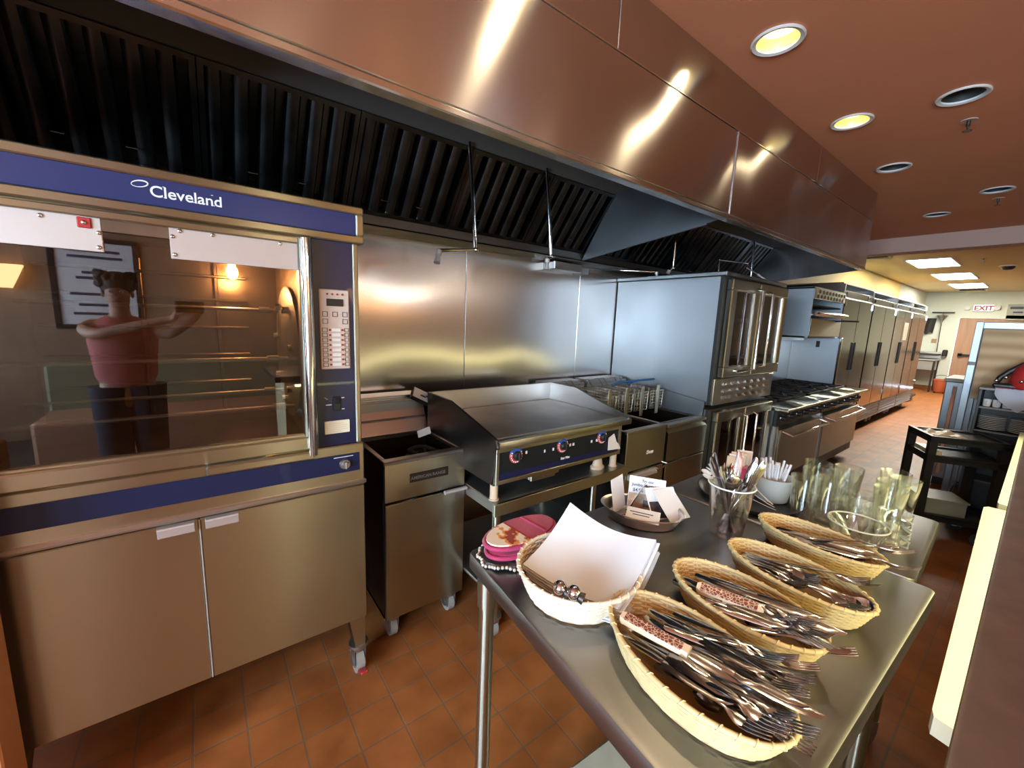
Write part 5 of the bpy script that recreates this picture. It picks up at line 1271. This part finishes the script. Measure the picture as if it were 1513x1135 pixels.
for (kind, a, r0, r1, tw, m, lab, g) in (
    ('knife', 2.4, .02, .055, .6, None, L1, gk), ('knife', 2.0, .02, .045, 1.2, None, L1, gk), ('knife', 5.6, .02, .05, .9, None, L1, gk), ('knife', -1.0, .02, .062, 1.6, None, L1, gk), ('knife', .2, .01, .05, .2, None, L1, gk),
    ('spoon', 1.2, .015, .035, 1.0, None, L3, gs_), ('spoon', .7, .015, .030, 1.2, None, L3, gs_), ('spoon', 3.6, .02, .05, .2, None, L3, gs_), ('fork', 4.4, .025, .052, 1.5, None, L2, gf), ('fork', -1.4, .025, .055, .8, None, L2, gf), ('fork', 3.0, .02, .05, 2.0, None, L2, gf)):
    upright(kind, a, r0, r1, .010, m, lab, g, twist=tw)

# ------------------------------------------------------------------ dark tray with straws and plastic spoons
DX, DY = 1.600, .600
t = thing('serving_tray', 'round dark tray holding straws and plastic cutlery', 'tray', (DX, DY, TZ))
mb = MB(); mb.lathe([(0, 0), (.150, 0), (.168, .010), (.178, .024), (.174, .024), (.163, .012), (.148, .005), (0, .005)], (DX, DY, TZ), 56); mb.build('tray', 'black', t)
SX, SY = 1.655, .545
t = thing('straw_tub', 'translucent white plastic tub full of wrapped straws', 'tub', (SX, SY, TZ + .006))
mb = MB(); mb.lathe([(0, 0), (.048, 0), (.052, .004), (.064, .085), (.067, .086), (.067, .089), (.062, .089), (.050, .006), (0, .004)], (SX, SY, TZ + .006), 40); mb.build('tub', mat('milky plastic', (.72, .76, .74), .35, trans=.35), t)
for k in range(26):
    a = rn.uniform(0, 6.28); r = rn.uniform(.0, .04); rr = r + rn.uniform(.0, .022)
    mb = MB(); z1 = .135 + rn.uniform(-.02, .028)
    mb.tube([(SX + r * .6 * math.cos(a), SY + r * .6 * math.sin(a), TZ + .014), (SX + rr * math.cos(a), SY + rr * math.sin(a), TZ + z1)], .0042, 8)
    tag(mb.build('straw', 'paper', None, 60), 'white wrapped straw standing in the translucent tub', 'straw', 'straws in the tub')
for k in range(14):
    a = R(158) + rn.uniform(-.35, .35); bx, by = 1.535 + rn.uniform(-.03, .03), .700 + rn.uniform(-.03, .03)
    o = PR['spoon' if k % 2 else 'fork'].copy(); o.data = PR['spoon' if k % 2 else 'fork'].data.copy(); C.objects.link(o); o.data.materials.clear(); o.data.materials.append(M['plastic_fork'])
    o.name = 'plastic_spoon' if k % 2 else 'plastic_fork'; o.scale = (.8, .8, .8)
    o.location = (bx + .10, by - .06, TZ + .018 + k * .002); o.rotation_euler = rotm(a, R(14 + k * 1.2), rn.uniform(-.5, .5))
    tag(o, 'white plastic %s fanned over the left of the dark tray' % ('spoon' if k % 2 else 'fork'), 'spoon' if k % 2 else 'fork', 'white plastic %ss on the dark tray' % ('spoon' if k % 2 else 'fork'))
for k in range(3):
    o = PR['spoon'].copy(); o.data = PR['spoon'].data.copy(); C.objects.link(o); o.data.materials.clear(); o.data.materials.append(M['plastic_fork']); o.name = 'plastic_spoon'; o.scale = (.7, .7, .7)
    o.location = (1.50 + .02 * k, .475 + .012 * k, TZ + .030); o.rotation_euler = rotm(R(115 - 25 * k), R(14), .3)
    tag(o, 'white plastic spoon at the near edge of the dark tray', 'spoon', 'plastic spoons at the tray front')
for (x, y, s, d) in ((1.665, .675, .030, 'small red and white condiment packet box on the dark tray'),):
    t = thing('condiment_box', d, 'box', (x, y, TZ + .006)); mb = MB(); mb.box(x - .05, x + .05, y - .03, y + .03, TZ + .006, TZ + .10, .003, rot=Matrix.Rotation(R(20), 3, 'Z')); mb.build('box', 'magenta', t)
    for k in range(6):
        mb = MB(); mb.box(x - .045 + k * .016, x - .036 + k * .016, y - .028, y + .028, TZ + .09, TZ + .135 + .006 * (k % 3), .002, rot=Matrix.Rotation(R(20 + k * 3), 3, 'Z'))
        tag(mb.build('condiment_packet', 'paper' if k % 2 else 'bone'), 'paper condiment packet standing in the red box', 'packet', 'packets in the red condiment box')

# ------------------------------------------------------------------ drinking glasses
def tumbler(h=.150, r0=.031, r1=.043):
    t = thing('drinking_glass', 'clear straight sided drinking glass', 'glass', (0, 0, 0), None)
    mb = MB(); mb.lathe([(0, .0), (r0 - .002, .0), (r0, .003), (r1, h), (r1 - .0012, h + .0012), (r1 - .0026, h), (r0 - .0022, .012), (0, .010)], (0, 0, 0), 40); mb.build('bowl', 'glass', t)
    return t
tp = tumbler(); sp = tumbler(.095, .033, .042)
spots = [(1.625, .372, 0, 'ribbed front glass of the left cluster of glasses'), (1.575, .425, 0, 'glass between the straw tub and the front ribbed glass'), (1.70, .430, 0, 'middle glass of the left cluster, behind the ribbed one'), (1.76, .365, 0, 'glass at the right of the left cluster'), (1.80, .455, 0, 'rearmost glass of the left cluster'), (1.835, .372, 0, 'far glass where both clusters meet'),
         (1.700, .235, 0, 'tall glass nearest the bowl in the right cluster'), (1.785, .245, 0, 'second tall glass of the right cluster'), (1.86, .228, 0, 'third tall glass of the right cluster'), (1.925, .262, 0, 'rearmost tall glass of the right cluster'), (1.64, .30, 1, 'short glass directly behind the clear bowl'), (1.745, .315, 1, 'short glass between the two clusters of tall glasses')]
first = {0: tp, 1: sp}; seen = set()
for (x, y, k, d) in spots:
    if k not in seen: seen.add(k); o = first[k]; o.location = (x, y, TZ); o['label'] = d; o['group'] = 'drinking glasses on the second table'
    else: dup(first[k], (x, y, TZ), d, 'drinking glasses on the second table')
# clear bowl with moulded points and a stack of saucers
BX, BY = 1.525, .268
t = thing('clear_bowl', 'clear moulded bowl with pointed pattern at the basket end', 'bowl', (BX, BY, TZ))
mb = MB(); mb.lathe([(0, 0), (.045, 0), (.050, .003), (.071, .068), (.0735, .071), (.0705, .071), (.047, .008), (0, .006)], (BX, BY, TZ), 48); mb.build('bowl', 'glass', t)
mb = MB()
for k in range(14):
    a0 = 2 * math.pi * k / 14; a1 = 2 * math.pi * (k + 1) / 14; am = (a0 + a1) / 2
    def q(a, r, z): return (BX + r * math.cos(a), BY + r * math.sin(a), TZ + z)
    mb.prism([q(a0, .0515, .005), q(a1, .0515, .005), q(am, .0665, .052)], (0, 0, -.0015))
mb.build('moulded_point', mat('frosted glass', (.75, .76, .66), .35, trans=.4), t, 0)
mb = MB(); mb.tube([(BX + .072 * math.cos(a * math.pi / 24), BY + .072 * math.sin(a * math.pi / 24), TZ + .0705) for a in range(48)], .0024, 8, closed=True); mb.build('rim', mat('pale rim glass', (.78, .78, .62), .3, trans=.3), t)
for k in range(3):
    t = thing('glass_cup', 'small clear glass cup with curled handle stacked right of the bowl', 'cup', (1.620, .205, TZ + .028 * k), 'glass cups stacked by the bowl')
    z0 = TZ + .001 + .028 * k
    mb = MB(); mb.lathe([(0, 0), (.026, 0), (.038, .026), (.040, .05), (.0385, .05), (.036, .027), (.025, .004), (0, .004)], (1.620, .205, z0), 32); mb.build('bowl', 'glass', t)
    mb = MB(); mb.tube([(1.620 - .028, .205 - .028, z0 + .043), (1.620 - .045, .205 - .045, z0 + .040), (1.620 - .043, .205 - .043, z0 + .022), (1.620 - .024, .205 - .024, z0 + .016)], .0032, 8); mb.build('handle', mat('frosted handle', (.75, .76, .62), .3, trans=.3) if k == 0 else bpy.data.materials['frosted handle'], t)
# ------------------------------------------------------------------ counter side: cutting boards
def board(x0, x1, y0_, y1, z, label):
    t = thing('cutting_board_shelf', label, 'cutting board', ((x0 + x1) / 2, 0, z), 'white board shelves under the counter')
    mb = MB(); r = .02
    mb.prism([(x0, -.033, z - .035), (x0 + .012, y0_ - .004, z - .035), (x0 + .03, y0_, z - .035), (x1 - .03, y1, z - .035), (x1 - .006, y1 - .01, z - .035), (x1, -.033, z - .035)], (0, 0, .035)); mb.build('board', 'poly', t)
    for x in (x0 + .15, x1 - .15):
        mb = MB(); mb.box(x - .012, x + .012, -.034, .015, z - .055, z - .035, .002); mb.build('bracket', 'steel_dull', t)
board(.925, 2.335, .030, .062, .90, 'white cutting board shelf on the counter side, nearest the viewer')
board(2.40, 4.45, .034, .038, .90, 'white cutting board shelf farther along the counter')

# ------------------------------------------------------------------ black utility cart
ct = thing('utility_cart', 'black three shelf utility cart beyond the glasses', 'cart', (4.47, .33, 0))
th = math.atan2(.17, .31); ux, uy = Vector((math.cos(th), math.sin(th), 0)), Vector((math.sin(th), -math.cos(th), 0))
B0 = Vector((4.25, .43, 0)); CW, CL = .36, .43
def CP(a, b, z): p = B0 + ux * a + uy * b; return Vector((p.x, p.y, z))
def cbox(mb, a0, a1, b0, b1, z0, z1): mb.prism([CP(a0, b0, z0), CP(a1, b0, z0), CP(a1, b1, z0), CP(a0, b1, z0)], (0, 0, z1 - z0)); return mb
for i, z in enumerate((.800, .655, .20)):
    mb = MB(); cbox(mb, .0, CW, .0, CL, z - .025, z - .012); mb.build('shelf', 'cart_top', ct, 0)
    mb = MB(); cbox(mb, 0, CW, 0, .025, z - .05, z); cbox(mb, 0, CW, CL - .025, CL, z - .05, z); cbox(mb, 0, .025, .025, CL - .025, z - .05, z); cbox(mb, CW - .025, CW, .025, CL - .025, z - .05, z); mb.build('shelf_rim', 'cart', ct, 0)
for (a, b) in ((0, 0), (CW - .045, 0), (0, CL - .045), (CW - .045, CL - .045)):
    mb = MB(); cbox(mb, a, a + .045, b, b + .045, .12, .798); mb.build('post', 'cart', ct, 0)
    p = CP(a + .022, b + .022, 0); caster(ct, p.x, p.y, .125, .05, 'X', tyre='rubber')
t = thing('paper_scraps', 'crumpled pale paper lying on the cart top', 'paper', CP(.1, .1, .80))
mb = MB(); mb.grid(lambda u, v: CP(.05 + .22 * u, .03 + .19 * v, .793 + .012 * math.sin(9 * u + 3) * math.cos(11 * v) + .008), 10, 10, .001); mb.build('sheet', 'bone', t)
t = thing('storage_box', 'grey green plastic box on the lower cart shelf', 'box', CP(.2, .2, .2))
mb = MB(); cbox(mb, .06, .29, .04, .30, .191, .30); o = mb.build('tub', 'pallid', t, 0)
mb = MB(); cbox(mb, .05, .30, .03, .31, .30, .312); mb.build('lid', 'pallid', t, 0)
t = thing('folded_towel', 'pale towel on the middle cart shelf', 'towel', CP(.1, .1, .66))
mb = MB(); cbox(mb, .05, .30, .035, .10, .646, .675); mb.build('towel', 'bone', t, 0)

# ------------------------------------------------------------------ tall rack, low unit, dish cabinet
t = thing('tall_rack', 'tall steel frame rack with tan banded panel behind the dish cabinet', 'rack', (5.25, .15, 0))
for (x, y) in ((5.0, .375), (5.55, .375), (5.0, -.30), (5.55, -.30)):
    mb = MB(); mb.box(x - .022, x + .022, y - .022, y + .022, .0, 1.66, .003); mb.build('post', 'steel_blue', t)
mb = MB(); mb.box(4.978, 5.022, -.28, .353, 1.605, 1.658, .003).box(5.528, 5.572, -.28, .353, 1.605, 1.658, .003).box(5.02, 5.53, .355, .395, 1.61, 1.65, .003).box(5.02, 5.53, -.32, -.28, 1.61, 1.65, .003); mb.build('top_rail', 'steel_blue', t)
mb = MB(); mb.box(4.978, 5.022, -.28, .353, .10, .14, .003).box(5.528, 5.572, -.28, .353, .10, .14, .003).box(5.02, 5.53, .36, .39, .10, .14).box(5.02, 5.53, -.315, -.285, .10, .14); mb.build('bottom_rail', 'steel_dark', t)
mb = MB(); mb.box(5.060, 5.072, -.28, .350, 1.02, 1.605); mb.build('back_board', 'bands', t, 0)
mb = MB(); mb.box(4.976, 5.024, .352, .398, 1.30, 1.33, .002); mb.build('collar', 'steel_dark', t)
t = thing('undercounter_unit', 'low blue grey steel unit with a tan top left of the tall rack', 'cabinet', (6.3, .35, 0))
mb = MB(); mb.box(6.0, 6.6, .05, .585, .08, 1.08, .006); mb.build('body', 'steel_blue', t)
mb = MB(); mb.box(5.985, 6.62, .04, .60, 1.08, 1.115, .006); mb.build('top', 'bin', t)
mb = MB(); mb.box(5.992, 6.0, .50, .53, .12, 1.04, .003); mb.build('side_trim', 'chrome', t)
mb = MB(); mb.box(6.03, 6.57, .08, .55, 0, .08); mb.build('plinth', 'black', t, 0)
t = thing('added_dark_unit', 'long dark unit added unseen behind the tall rack to darken the refrigerator reflections', 'counter', (11.5, -.3, 0))  # unseen dark block added so the lower refrigerator doors mirror dark
mb = MB(); mb.box(7.6, 15.4, -.95, .30, .08, .96, .005); mb.build('body', 'cart', t)
mb = MB(); mb.box(7.58, 15.42, -.97, .33, .96, 1.0, .005); mb.build('top', 'steel_dark', t)
mb = MB(); mb.box(7.7, 15.3, -.9, .22, 0, .08); mb.build('plinth', 'black', t, 0)
t = thing('dish_cabinet', 'dark open dish cabinet with cups and plates behind the cart', 'cabinet', (4.86, 0, 0))
Y0, Y1 = -.30, .285
mb = MB(); mb.box(4.70, 4.96, Y1 - .018, Y1, 0, 1.15, .002).box(4.70, 4.96, Y0, Y0 + .018, 0, 1.15, .002).box(4.945, 4.96, Y0, Y1, 0, 1.15); mb.build('carcass', 'cart', t)
mb = MB(); mb.box(4.69, 4.96, Y0, Y1 + .005, 1.13, 1.152, .003); mb.build('top', 'steel_dark', t)
for z in (.985, .80, .40, .10):
    mb = MB(); mb.box(4.70, 4.945, Y0 + .018, Y1 - .018, z, z + .015, .001); mb.build('shelf', 'steel_dark', t)
n = 0
for y in (.235, .185, .135, .085, .035):
    c = thing('coffee_cup', 'white ceramic cup in the row on the dish cabinet shelf', 'cup', (4.76, y, 1.0), 'white cups on the dish cabinet shelf')
    mb = MB(); mb.lathe([(0, 0), (.020, 0), (.021, .004), (.0235, .055), (.022, .055), (.019, .008), (0, .007)], (4.76, y, 1.001), 20); mb.build('body', 'ceramic', c)
    mb = MB(); mb.tube([(4.745, y - .0, 1.045), (4.725, y, 1.04), (4.725, y, 1.018), (4.742, y, 1.012)], .0035, 6); mb.build('handle', 'ceramic', c)
for k in range(8):
    for y, lab in ((.19, 'left'), (.03, 'right')):
        mb = MB(); mb.lathe([(0, 0), (.045, 0), (.075, .010), (.074, .013), (.044, .005), (0, .005)], (4.80, y, .8155 + k * .0135), 28); tag(mb.build('plate', 'ceramic'), 'pale plate in the %s stack inside the dish cabinet' % lab, 'plate', 'plates stacked %s in the dish cabinet' % lab)
t = thing('red_kettle', 'glossy red and black appliance on top of the dish cabinet', 'appliance', (4.84, .09, 1.152))
mb = MB(); mb.lathe([(0, 0), (.085, 0), (.095, .02), (.098, .08), (.08, .15), (.045, .19), (0, .20)], (4.85, .06, 1.155), 32); mb.build('body', 'red', t)
mb = MB(); mb.tube([(4.83, .215, 1.19), (4.83, .20, 1.23), (4.84, .16, 1.28), (4.85, .10, 1.34), (4.85, .04, 1.37)], .018, 12); mb.build('arm', 'black', t)
mb = MB(); mb.box(4.78, 4.90, -.02, .23, 1.152, 1.185, .01); mb.build('base', 'black', t)
for (y, z) in ((.215, 1.205), (.17, 1.235), (.09, 1.215)):
    mb = MB(); mb.ball((4.80 if y > .1 else 4.755, y, z), .014, seg=12); mb.build('chrome_button', 'chrome', t)
t = thing('dish_cloth', 'blue grey cloth draped off the dish cabinet top', 'cloth', (4.68, .08, 1.16))
def drape(u, v):
    y = .205 - .26 * u
    tip = max(0, 1 - abs(u - .45) / .5)
    L = .02 + .150 * tip ** .8
    s = v * (L + .08)
    if s < .08: return (4.76 - s, y, 1.1545 + .002)
    return (4.682 - .004 * math.sin(14 * u), y + .01 * math.sin(9 * u) * v, 1.1545 - (s - .08))
mb = MB(); mb.grid(drape, 24, 24, (.0025, 0, .0005)); mb.build('cloth', 'grey_cloth', t)
mb = MB(); mb.grid(lambda u, v: (4.765 - .084 * v, .21 - .27 * u, 1.158 + .001), 4, 4, .001); mb.build('red_hem', 'red', t)

for o in bpy.data.objects:
    if o.parent is None and o.name.split('.')[0] in ('dish_cabinet', 'coffee_cup', 'plate', 'red_kettle', 'dish_cloth'): o.location.x += .13
    if o.parent is None and o.name == 'tall_rack': o.location.x += .13

# ------------------------------------------------------------------ far end of the kitchen
t = thing('exit_sign', 'lit white EXIT sign above the back door', 'sign', (XR, 1.18, 2.28))
mb = MB(); mb.box(XR - .05, XR - .001, 1.02, 1.40, 2.215, 2.40, .006); b = mb.build('housing', 'white', t)
mb = MB(); mb.box(XR - .053, XR - .05, 1.04, 1.38, 2.23, 2.385); f = mb.build('face', 'exit_glow', b, 0)
rm = Matrix(((0, 0, -1), (-1, 0, 0), (0, 1, 0)))
lettering('lettering', 'EXIT', .165, 'exit_red', f, XR - .054, 1.375, 2.248, rot=rm, ext=.002, bold=.006)
for (y, d) in ((1.49, 'left emergency lamp head of the exit sign'), (.97, 'right emergency lamp head of the exit sign')):
    mb = MB(); mb.cyl((XR - .10, y, 2.31), (XR - .05, y, 2.31), .055, .04, 20).box(XR - .06, XR - .001, y - .05, y + .05, 2.26, 2.36, .005); mb.build('lamp_head', 'white', t)
t = thing('wall_notice', 'grey printed notice panel hanging right of the exit sign', 'notice', (XR, .66, 2.2))
mb = MB(); mb.box(XR - .03, XR - .001, .50, .80, 2.0, 2.40, .003); a = mb.build('panel', 'pallid', t)
mb = MB(); mb.box(XR - .033, XR - .03, .54, .76, 2.28, 2.34).box(XR - .033, XR - .03, .54, .70, 2.18, 2.22); mb.build('printed_band', 'ink', a, 0)
t = thing('coat_rail', 'dark wall rail with hanging utensils in the far corner', 'rail', (XR, 1.9, 2.19))
mb = MB(); mb.cyl((XR - .10, 1.70, 2.18), (XR - .10, 2.14, 2.185), .016).cyl((XR - .10, 1.75, 2.18), (XR - .001, 1.75, 2.18), .012).cyl((XR - .10, 2.1, 2.18), (XR - .001, 2.1, 2.18), .012); mb.build('rod', 'black', t)
t = thing('hanging_funnel', 'grey cone shaped funnel hanging from the far rail', 'funnel', (XR - .1, 1.93, 2.0))
mb = MB(); mb.lathe([(.018, 0), (.02, .06), (.11, .22), (.115, .225), (.105, .22), (.016, .06)], (XR - .12, 1.92, 1.88), 24, close=True); mb.build('cone', 'steel_dull', t)
mb = MB(); mb.tube([(XR - .12, 1.92, 2.09), (XR - .11, 1.92, 2.15), (XR - .10, 1.92, 2.20)], .005, 6); mb.build('hook', 'black', t)
mb = MB(); mb.tube([(XR - .12, 1.915, 1.88), (XR - .12, 1.91, 1.5), (XR - .1, 1.90, 1.1)], .009, 8); mb.build('hose', 'black', t)
t = thing('hanging_apron', 'dark garment hanging beside the grey funnel', 'garment', (XR - .1, 2.1, 1.9))
mb = MB(); mb.grid(lambda u, v: (XR - .06 - .05 * math.sin(3.1 * u), 2.03 + .19 * u + .03 * v, 2.02 - .42 * v + .03 * math.sin(7 * u) * v), 10, 10, (.02, 0, 0)); mb.build('cloth', 'rubber', t)
t = thing('wash_sink', 'steel wash sink table in the far left corner', 'sink', (XR - .35, 2.0, .85))
mb = MB(); mb.box(XR - .72, XR - .03, 1.80, 2.31, .86, .90, .005).box(XR - .06, XR - .03, 1.80, 2.31, .90, 1.09, .004); mb.build('top', 'steel', t)
mb = MB(); mb.box(XR - .64, XR - .10, 1.84, 2.25, .58, .86, .02); mb.build('basin', 'steel_dull', t)
for (x, y) in ((XR - .68, 1.84), (XR - .08, 1.84), (XR - .68, 2.27), (XR - .08, 2.27)): mb = MB(); mb.cyl((x, y, .86), (x, y, 0), .022); mb.build('leg', 'steel_dark', t)
mb = MB(); mb.box(XR - .70, XR - .06, 1.81, 2.30, 1.0, 1.04); mb.build('drain_rack', 'black', t, 0)
t = thing('mop_bucket', 'orange red plastic mop bucket on the floor by the far sink', 'bucket', (15.9, 1.66, 0))
mb = MB(); mb.lathe([(0, .02), (.13, .02), (.15, .05), (.185, .34), (.20, .35), (.20, .37), (.18, .37), (.14, .06), (0, .05)], (15.9, 1.64, 0), 32, sx=1.0, sy=.85); mb.build('pail', 'orange_plastic', t)
mb = MB(); mb.tube([(15.9, 1.64 + .165 * math.cos(math.pi * k / 10), .37 + .12 * math.sin(math.pi * k / 10)) for k in range(11)], .007, 8); mb.build('handle', 'steel_dark', t)
for (dx, dy) in ((.1, .08), (-.1, .08), (.1, -.08), (-.1, -.08)): mb = MB(); wheel(mb, (15.9 + dx, 1.64 + dy, .0225), .022, .02); mb.build('wheel', 'rubber', t)
t = thing('floor_scale', 'low dark dolly on the floor beside the orange bucket', 'dolly', (13.2, 1.95, 0))
mb = MB(); mb.box(12.9, 13.6, 1.78, 2.25, .09, .14, .01); mb.build('deck', 'black', t)
mb = MB(); mb.box(13.0, 13.5, 1.85, 2.2, .14, .62, .02); mb.build('crate', 'steel_dark', t)
for (x, y) in ((13.0, 1.84), (13.5, 1.84), (13.0, 2.18), (13.5, 2.18)): caster(t, x, y, .10, .035)
t = thing('hand_dryer', 'dark round fitting on the wall below the far rail', 'dispenser', (XR, 1.72, 1.05))
mb = MB(); mb.box(XR - .12, XR - .001, 1.69, 1.79, .98, 1.16, .02); mb.build('body', 'black', t)
mb = MB(); mb.box(XR - .10, XR - .05, 1.71, 1.77, .95, .985, .006); mb.build('outlet', 'steel_dull', t)
t = thing('wall_sticker', 'small brown sticker on the pale corner wall', 'sticker', (XR, 2.02, 1.38))
mb = MB(); mb.box(XR - .006, XR - .001, 1.96, 2.06, 1.33, 1.45, .001); mb.build('sheet', 'wood', t, 0)

# ------------------------------------------------------------------ dining side (mirrored in the oven door; two sconces added unseen)
t = thing('framed_poster', 'framed poster on the dining wall mirrored in the oven glass', 'poster', (-.92, YF, 1.75))
mb = MB(); mb.frame(-1.30, -.56, 1.24, 2.26, YF + .001, YF + .03, .05, .004)
mb.build('frame', 'black', t)
mb = MB(); mb.box(-1.25, -.61, YF + .001, YF + .012, 1.29, 2.21); a = mb.build('sheet', 'card', t, 0)
mb = MB()
for k, (x0, x1, z) in enumerate(((-1.12, -.72, 2.10), (-1.15, -.70, 2.03), (-1.05, -.8, 1.86), (-1.1, -.75, 1.80), (-1.16, -.9, 1.62), (-1.1, -.8, 1.50), (-1.15, -.75, 1.40))): mb.box(x0, x1, YF + .012, YF + .014, z, z + .03)
mb.build('printed_band', 'ink', a, 0)
for sx_, d in ((-1.62, 'lit fan shaped wall sconce mirrored at the left of the oven glass'), (1.95, 'added unseen wall sconce left of the window, warming the backsplash'), (2.62, 'added unseen wall sconce next to the window, warming the backsplash')):  # first is mirrored; the other two are added to warm the backsplash
    t = thing('wall_sconce', d, 'wall lamp', (sx_, YF, 1.8), 'dining wall sconces')
    mb = MB(); mb.prism([(sx_ - .05, YF + .02, 1.66), (sx_ + .05, YF + .02, 1.66), (sx_ + .15, YF + .02, 1.90), (sx_ - .15, YF + .02, 1.90)], (0, .10, 0)); mb.build('shade', 'sconce_glow' if sx_ < 0 else 'sconce_added', t, 0)
    mb = MB(); mb.box(sx_ - .04, sx_ + .04, YF + .001, YF + .02, 1.68, 1.86, .003); mb.build('back_plate', 'steel_dark', t)
t = thing('dining_bench', 'pale booth bench on the dining side', 'bench', (-.3, -2.6, 0))
mb = MB(); mb.box(-1.3, 3.3, -2.9, -2.3, 0, .45, .03); mb.build('seat', 'wood', t)
mb = MB(); mb.box(-1.3, 3.3, -3.05, -2.9, 0, .92, .03); mb.build('backrest', 'booth', t)

# ------------------------------------------------------------------ the photographer
pt = thing('person', 'person in a sleeveless pink top holding up a phone to photograph', 'person', (-.46, -.93, 0))
def skin(name, chain, m, parent, levels=2):
    """chain: list of (point, radius, parent index)"""
    me = bpy.data.meshes.new(name); vs_ = [Vector(c[0]) for c in chain]; es = [(c[2], i) for i, c in enumerate(chain) if c[2] is not None]
    off = world_loc(parent)
    me.from_pydata([v - off for v in vs_], es, []); me.update()
    o = bpy.data.objects.new(name, me); C.objects.link(o); o.parent = parent
    sm = o.modifiers.new('skin', 'SKIN'); sm.use_smooth_shade = True
    if not me.skin_vertices: 
        bpy.context.view_layer.objects.active = o
    for i, c in enumerate(chain):
        r = c[1] if isinstance(c[1], tuple) else (c[1], c[1]); me.skin_vertices[0].data[i].radius = r; me.skin_vertices[0].data[i].use_root = (i == 0)
    sb = o.modifiers.new('subsurf', 'SUBSURF'); sb.levels = levels; sb.render_levels = levels
    me.materials.append(M[m]); return o
px, py = -.46, -.93
body = [((px, py, .92), (.15, .11), None), ((px, py, 1.06), (.135, .10), 0), ((px, py, 1.22), (.15, .105), 1), ((px, py + .01, 1.36), (.14, .095), 2), ((px, py + .015, 1.44), (.058, .058), 3), ((px, py + .03, 1.52), (.054, .056), 4), ((px, py + .045, 1.60), (.074, .092), 5), ((px, py + .04, 1.68), (.070, .088), 6), ((px, py + .035, 1.735), (.04, .05), 7)]
for s in (-1, 1):
    b0 = len(body)
    body += [((px + s * .15, py + .01, 1.375), .056, 3), ((px + s * .20, py + .03, 1.35), .052, b0)]
    el = (px + s * .20 + (.10 if s < 0 else .06), py + .20, 1.33); wr = (px + .36 + s * .055, py + .34, 1.45)
    body += [((( px + s * .2 + el[0]) / 2, py + .11, 1.335), .044, b0 + 1), (el, .038, b0 + 2), (((el[0] + wr[0]) / 2, (el[1] + wr[1]) / 2, (el[2] + wr[2]) / 2), .037, b0 + 3), (wr, .025, b0 + 4)]
    h0 = b0 + 5; hc = (wr[0] + .02, wr[1] + .035, wr[2] + .045)
    body += [(hc, (.036, .018), h0)]
    l0 = len(body)
    body += [((px + s * .09, py, .84), (.092, .095), 0), ((px + s * .10, py + .01, .50), (.060, .062), l0), ((px + s * .10, py - .01, .28), (.052, .055), l0 + 1), ((px + s * .10, py, .09), (.036, .04), l0 + 2), ((px + s * .11, py + .12, .045), (.04, .03), l0 + 3)]
skin('body', body, 'skin', pt)
for s in (-1, 1):
    w = Vector((px + .36 + s * .055, py + .34, 1.45)); pc = w + Vector((.03, .05, .055))
    for k in range(4):
        b = pc + Vector((-s * .012, .008, -.022 + k * .017)); e1 = b + Vector((-s * .022, .014, .006)); e2 = e1 + Vector((-s * (.020 + .003 * (k in (1, 2))), -.004, .004)); e3 = e2 + Vector((-s * .014, -.012, .0))
        f = skin('finger', [(b - Vector((-s * .02, .01, 0)), .010, None), (b, .0095, 0), (e1, .0088, 1), (e2, .0082, 2), (e3, .007, 3)], 'skin', pt, 1)
    b = pc + Vector((0, -.02, -.01)); skin('thumb', [(b - Vector((.012, .012, .01)), .012, None), (b, .011, 0), (b + Vector((-s * .022, -.008, .016)), .010, 1), (b + Vector((-s * .04, -.006, .022)), .008, 2)], 'skin', pt, 1)
mb = MB(); mb.lathe([(.0, -.01), (.1, -.01), (.148, .10), (.152, .2), (.165, .34), (.158, .43), (.10, .50), (.07, .52)], (px, py + .005, .93), 32, sx=1.15, sy=.84); mb.build('tank_top', 'pink_top', pt)
for s in (-1, 1):
    mb = MB(); mb.tube([(px + s * .09, py, .95), (px + s * .095, py, .84), (px + s * .10, py + .01, .50), (px + s * .10, py - .01, .28), (px + s * .10, py, .08)], lambda q: .125 - .055 * q, 20); mb.build('trouser_leg', 'denim', pt)
    mb = MB(); mb.ball((px + s * .11, py + .07, .045), .05, sx=.95, sy=2.4, sz=.85); mb.build('shoe', 'rubber', pt)
    mb = MB(); mb.ball((px + s * .029, py + .128, 1.615), .011, seg=12); mb.build('eye', 'ceramic', pt)
    mb = MB(); mb.ball((px + s * .029, py + .136, 1.615), .0055, seg=10); mb.build('iris', 'hair', pt)
    mb = MB(); mb.ball((px + s * .076, py + .045, 1.605), .03, sx=.35, sy=.6, sz=1); mb.build('ear', 'skin', pt)
mb = MB(); mb.prism([(px - .013, py + .125, 1.575), (px + .013, py + .125, 1.575), (px, py + .128, 1.622)], (0, .024, -.004)); mb.build('nose', 'skin', pt)
mb = MB(); mb.ball((px, py + .124, 1.552), .02, sx=1.1, sy=.4, sz=.3); mb.build('mouth', 'magenta', pt)
mb = MB(); mb.ball((px, py + .02, 1.672), .105, sx=.94, sy=1.05, sz=.82, seg=24)
for k in range(60):
    a = rn.uniform(0, 6.28); z = rn.uniform(-.02, .075)
    if math.sin(a) > .75 and z < .02: continue
    mb.ball((px + .098 * math.cos(a), py + .018 + .104 * math.sin(a), 1.675 + z), .022, seg=8)
mb.build('hair', 'hair', pt)
t = thing('phone', 'dark phone held up in both hands of the photographer', 'phone', (-.04, -.51, 1.52))
mb = MB(); mb.box(-.145, .015, -.518, -.509, 1.492, 1.568, .004); mb.build('body', 'phone', t)
mb = MB(); mb.box(-.04, .005, -.509, -.505, 1.53, 1.562, .003).cyl((-.018, -.505, 1.546), (-.018, -.502, 1.546), .008); mb.build('camera_module', 'black', t)
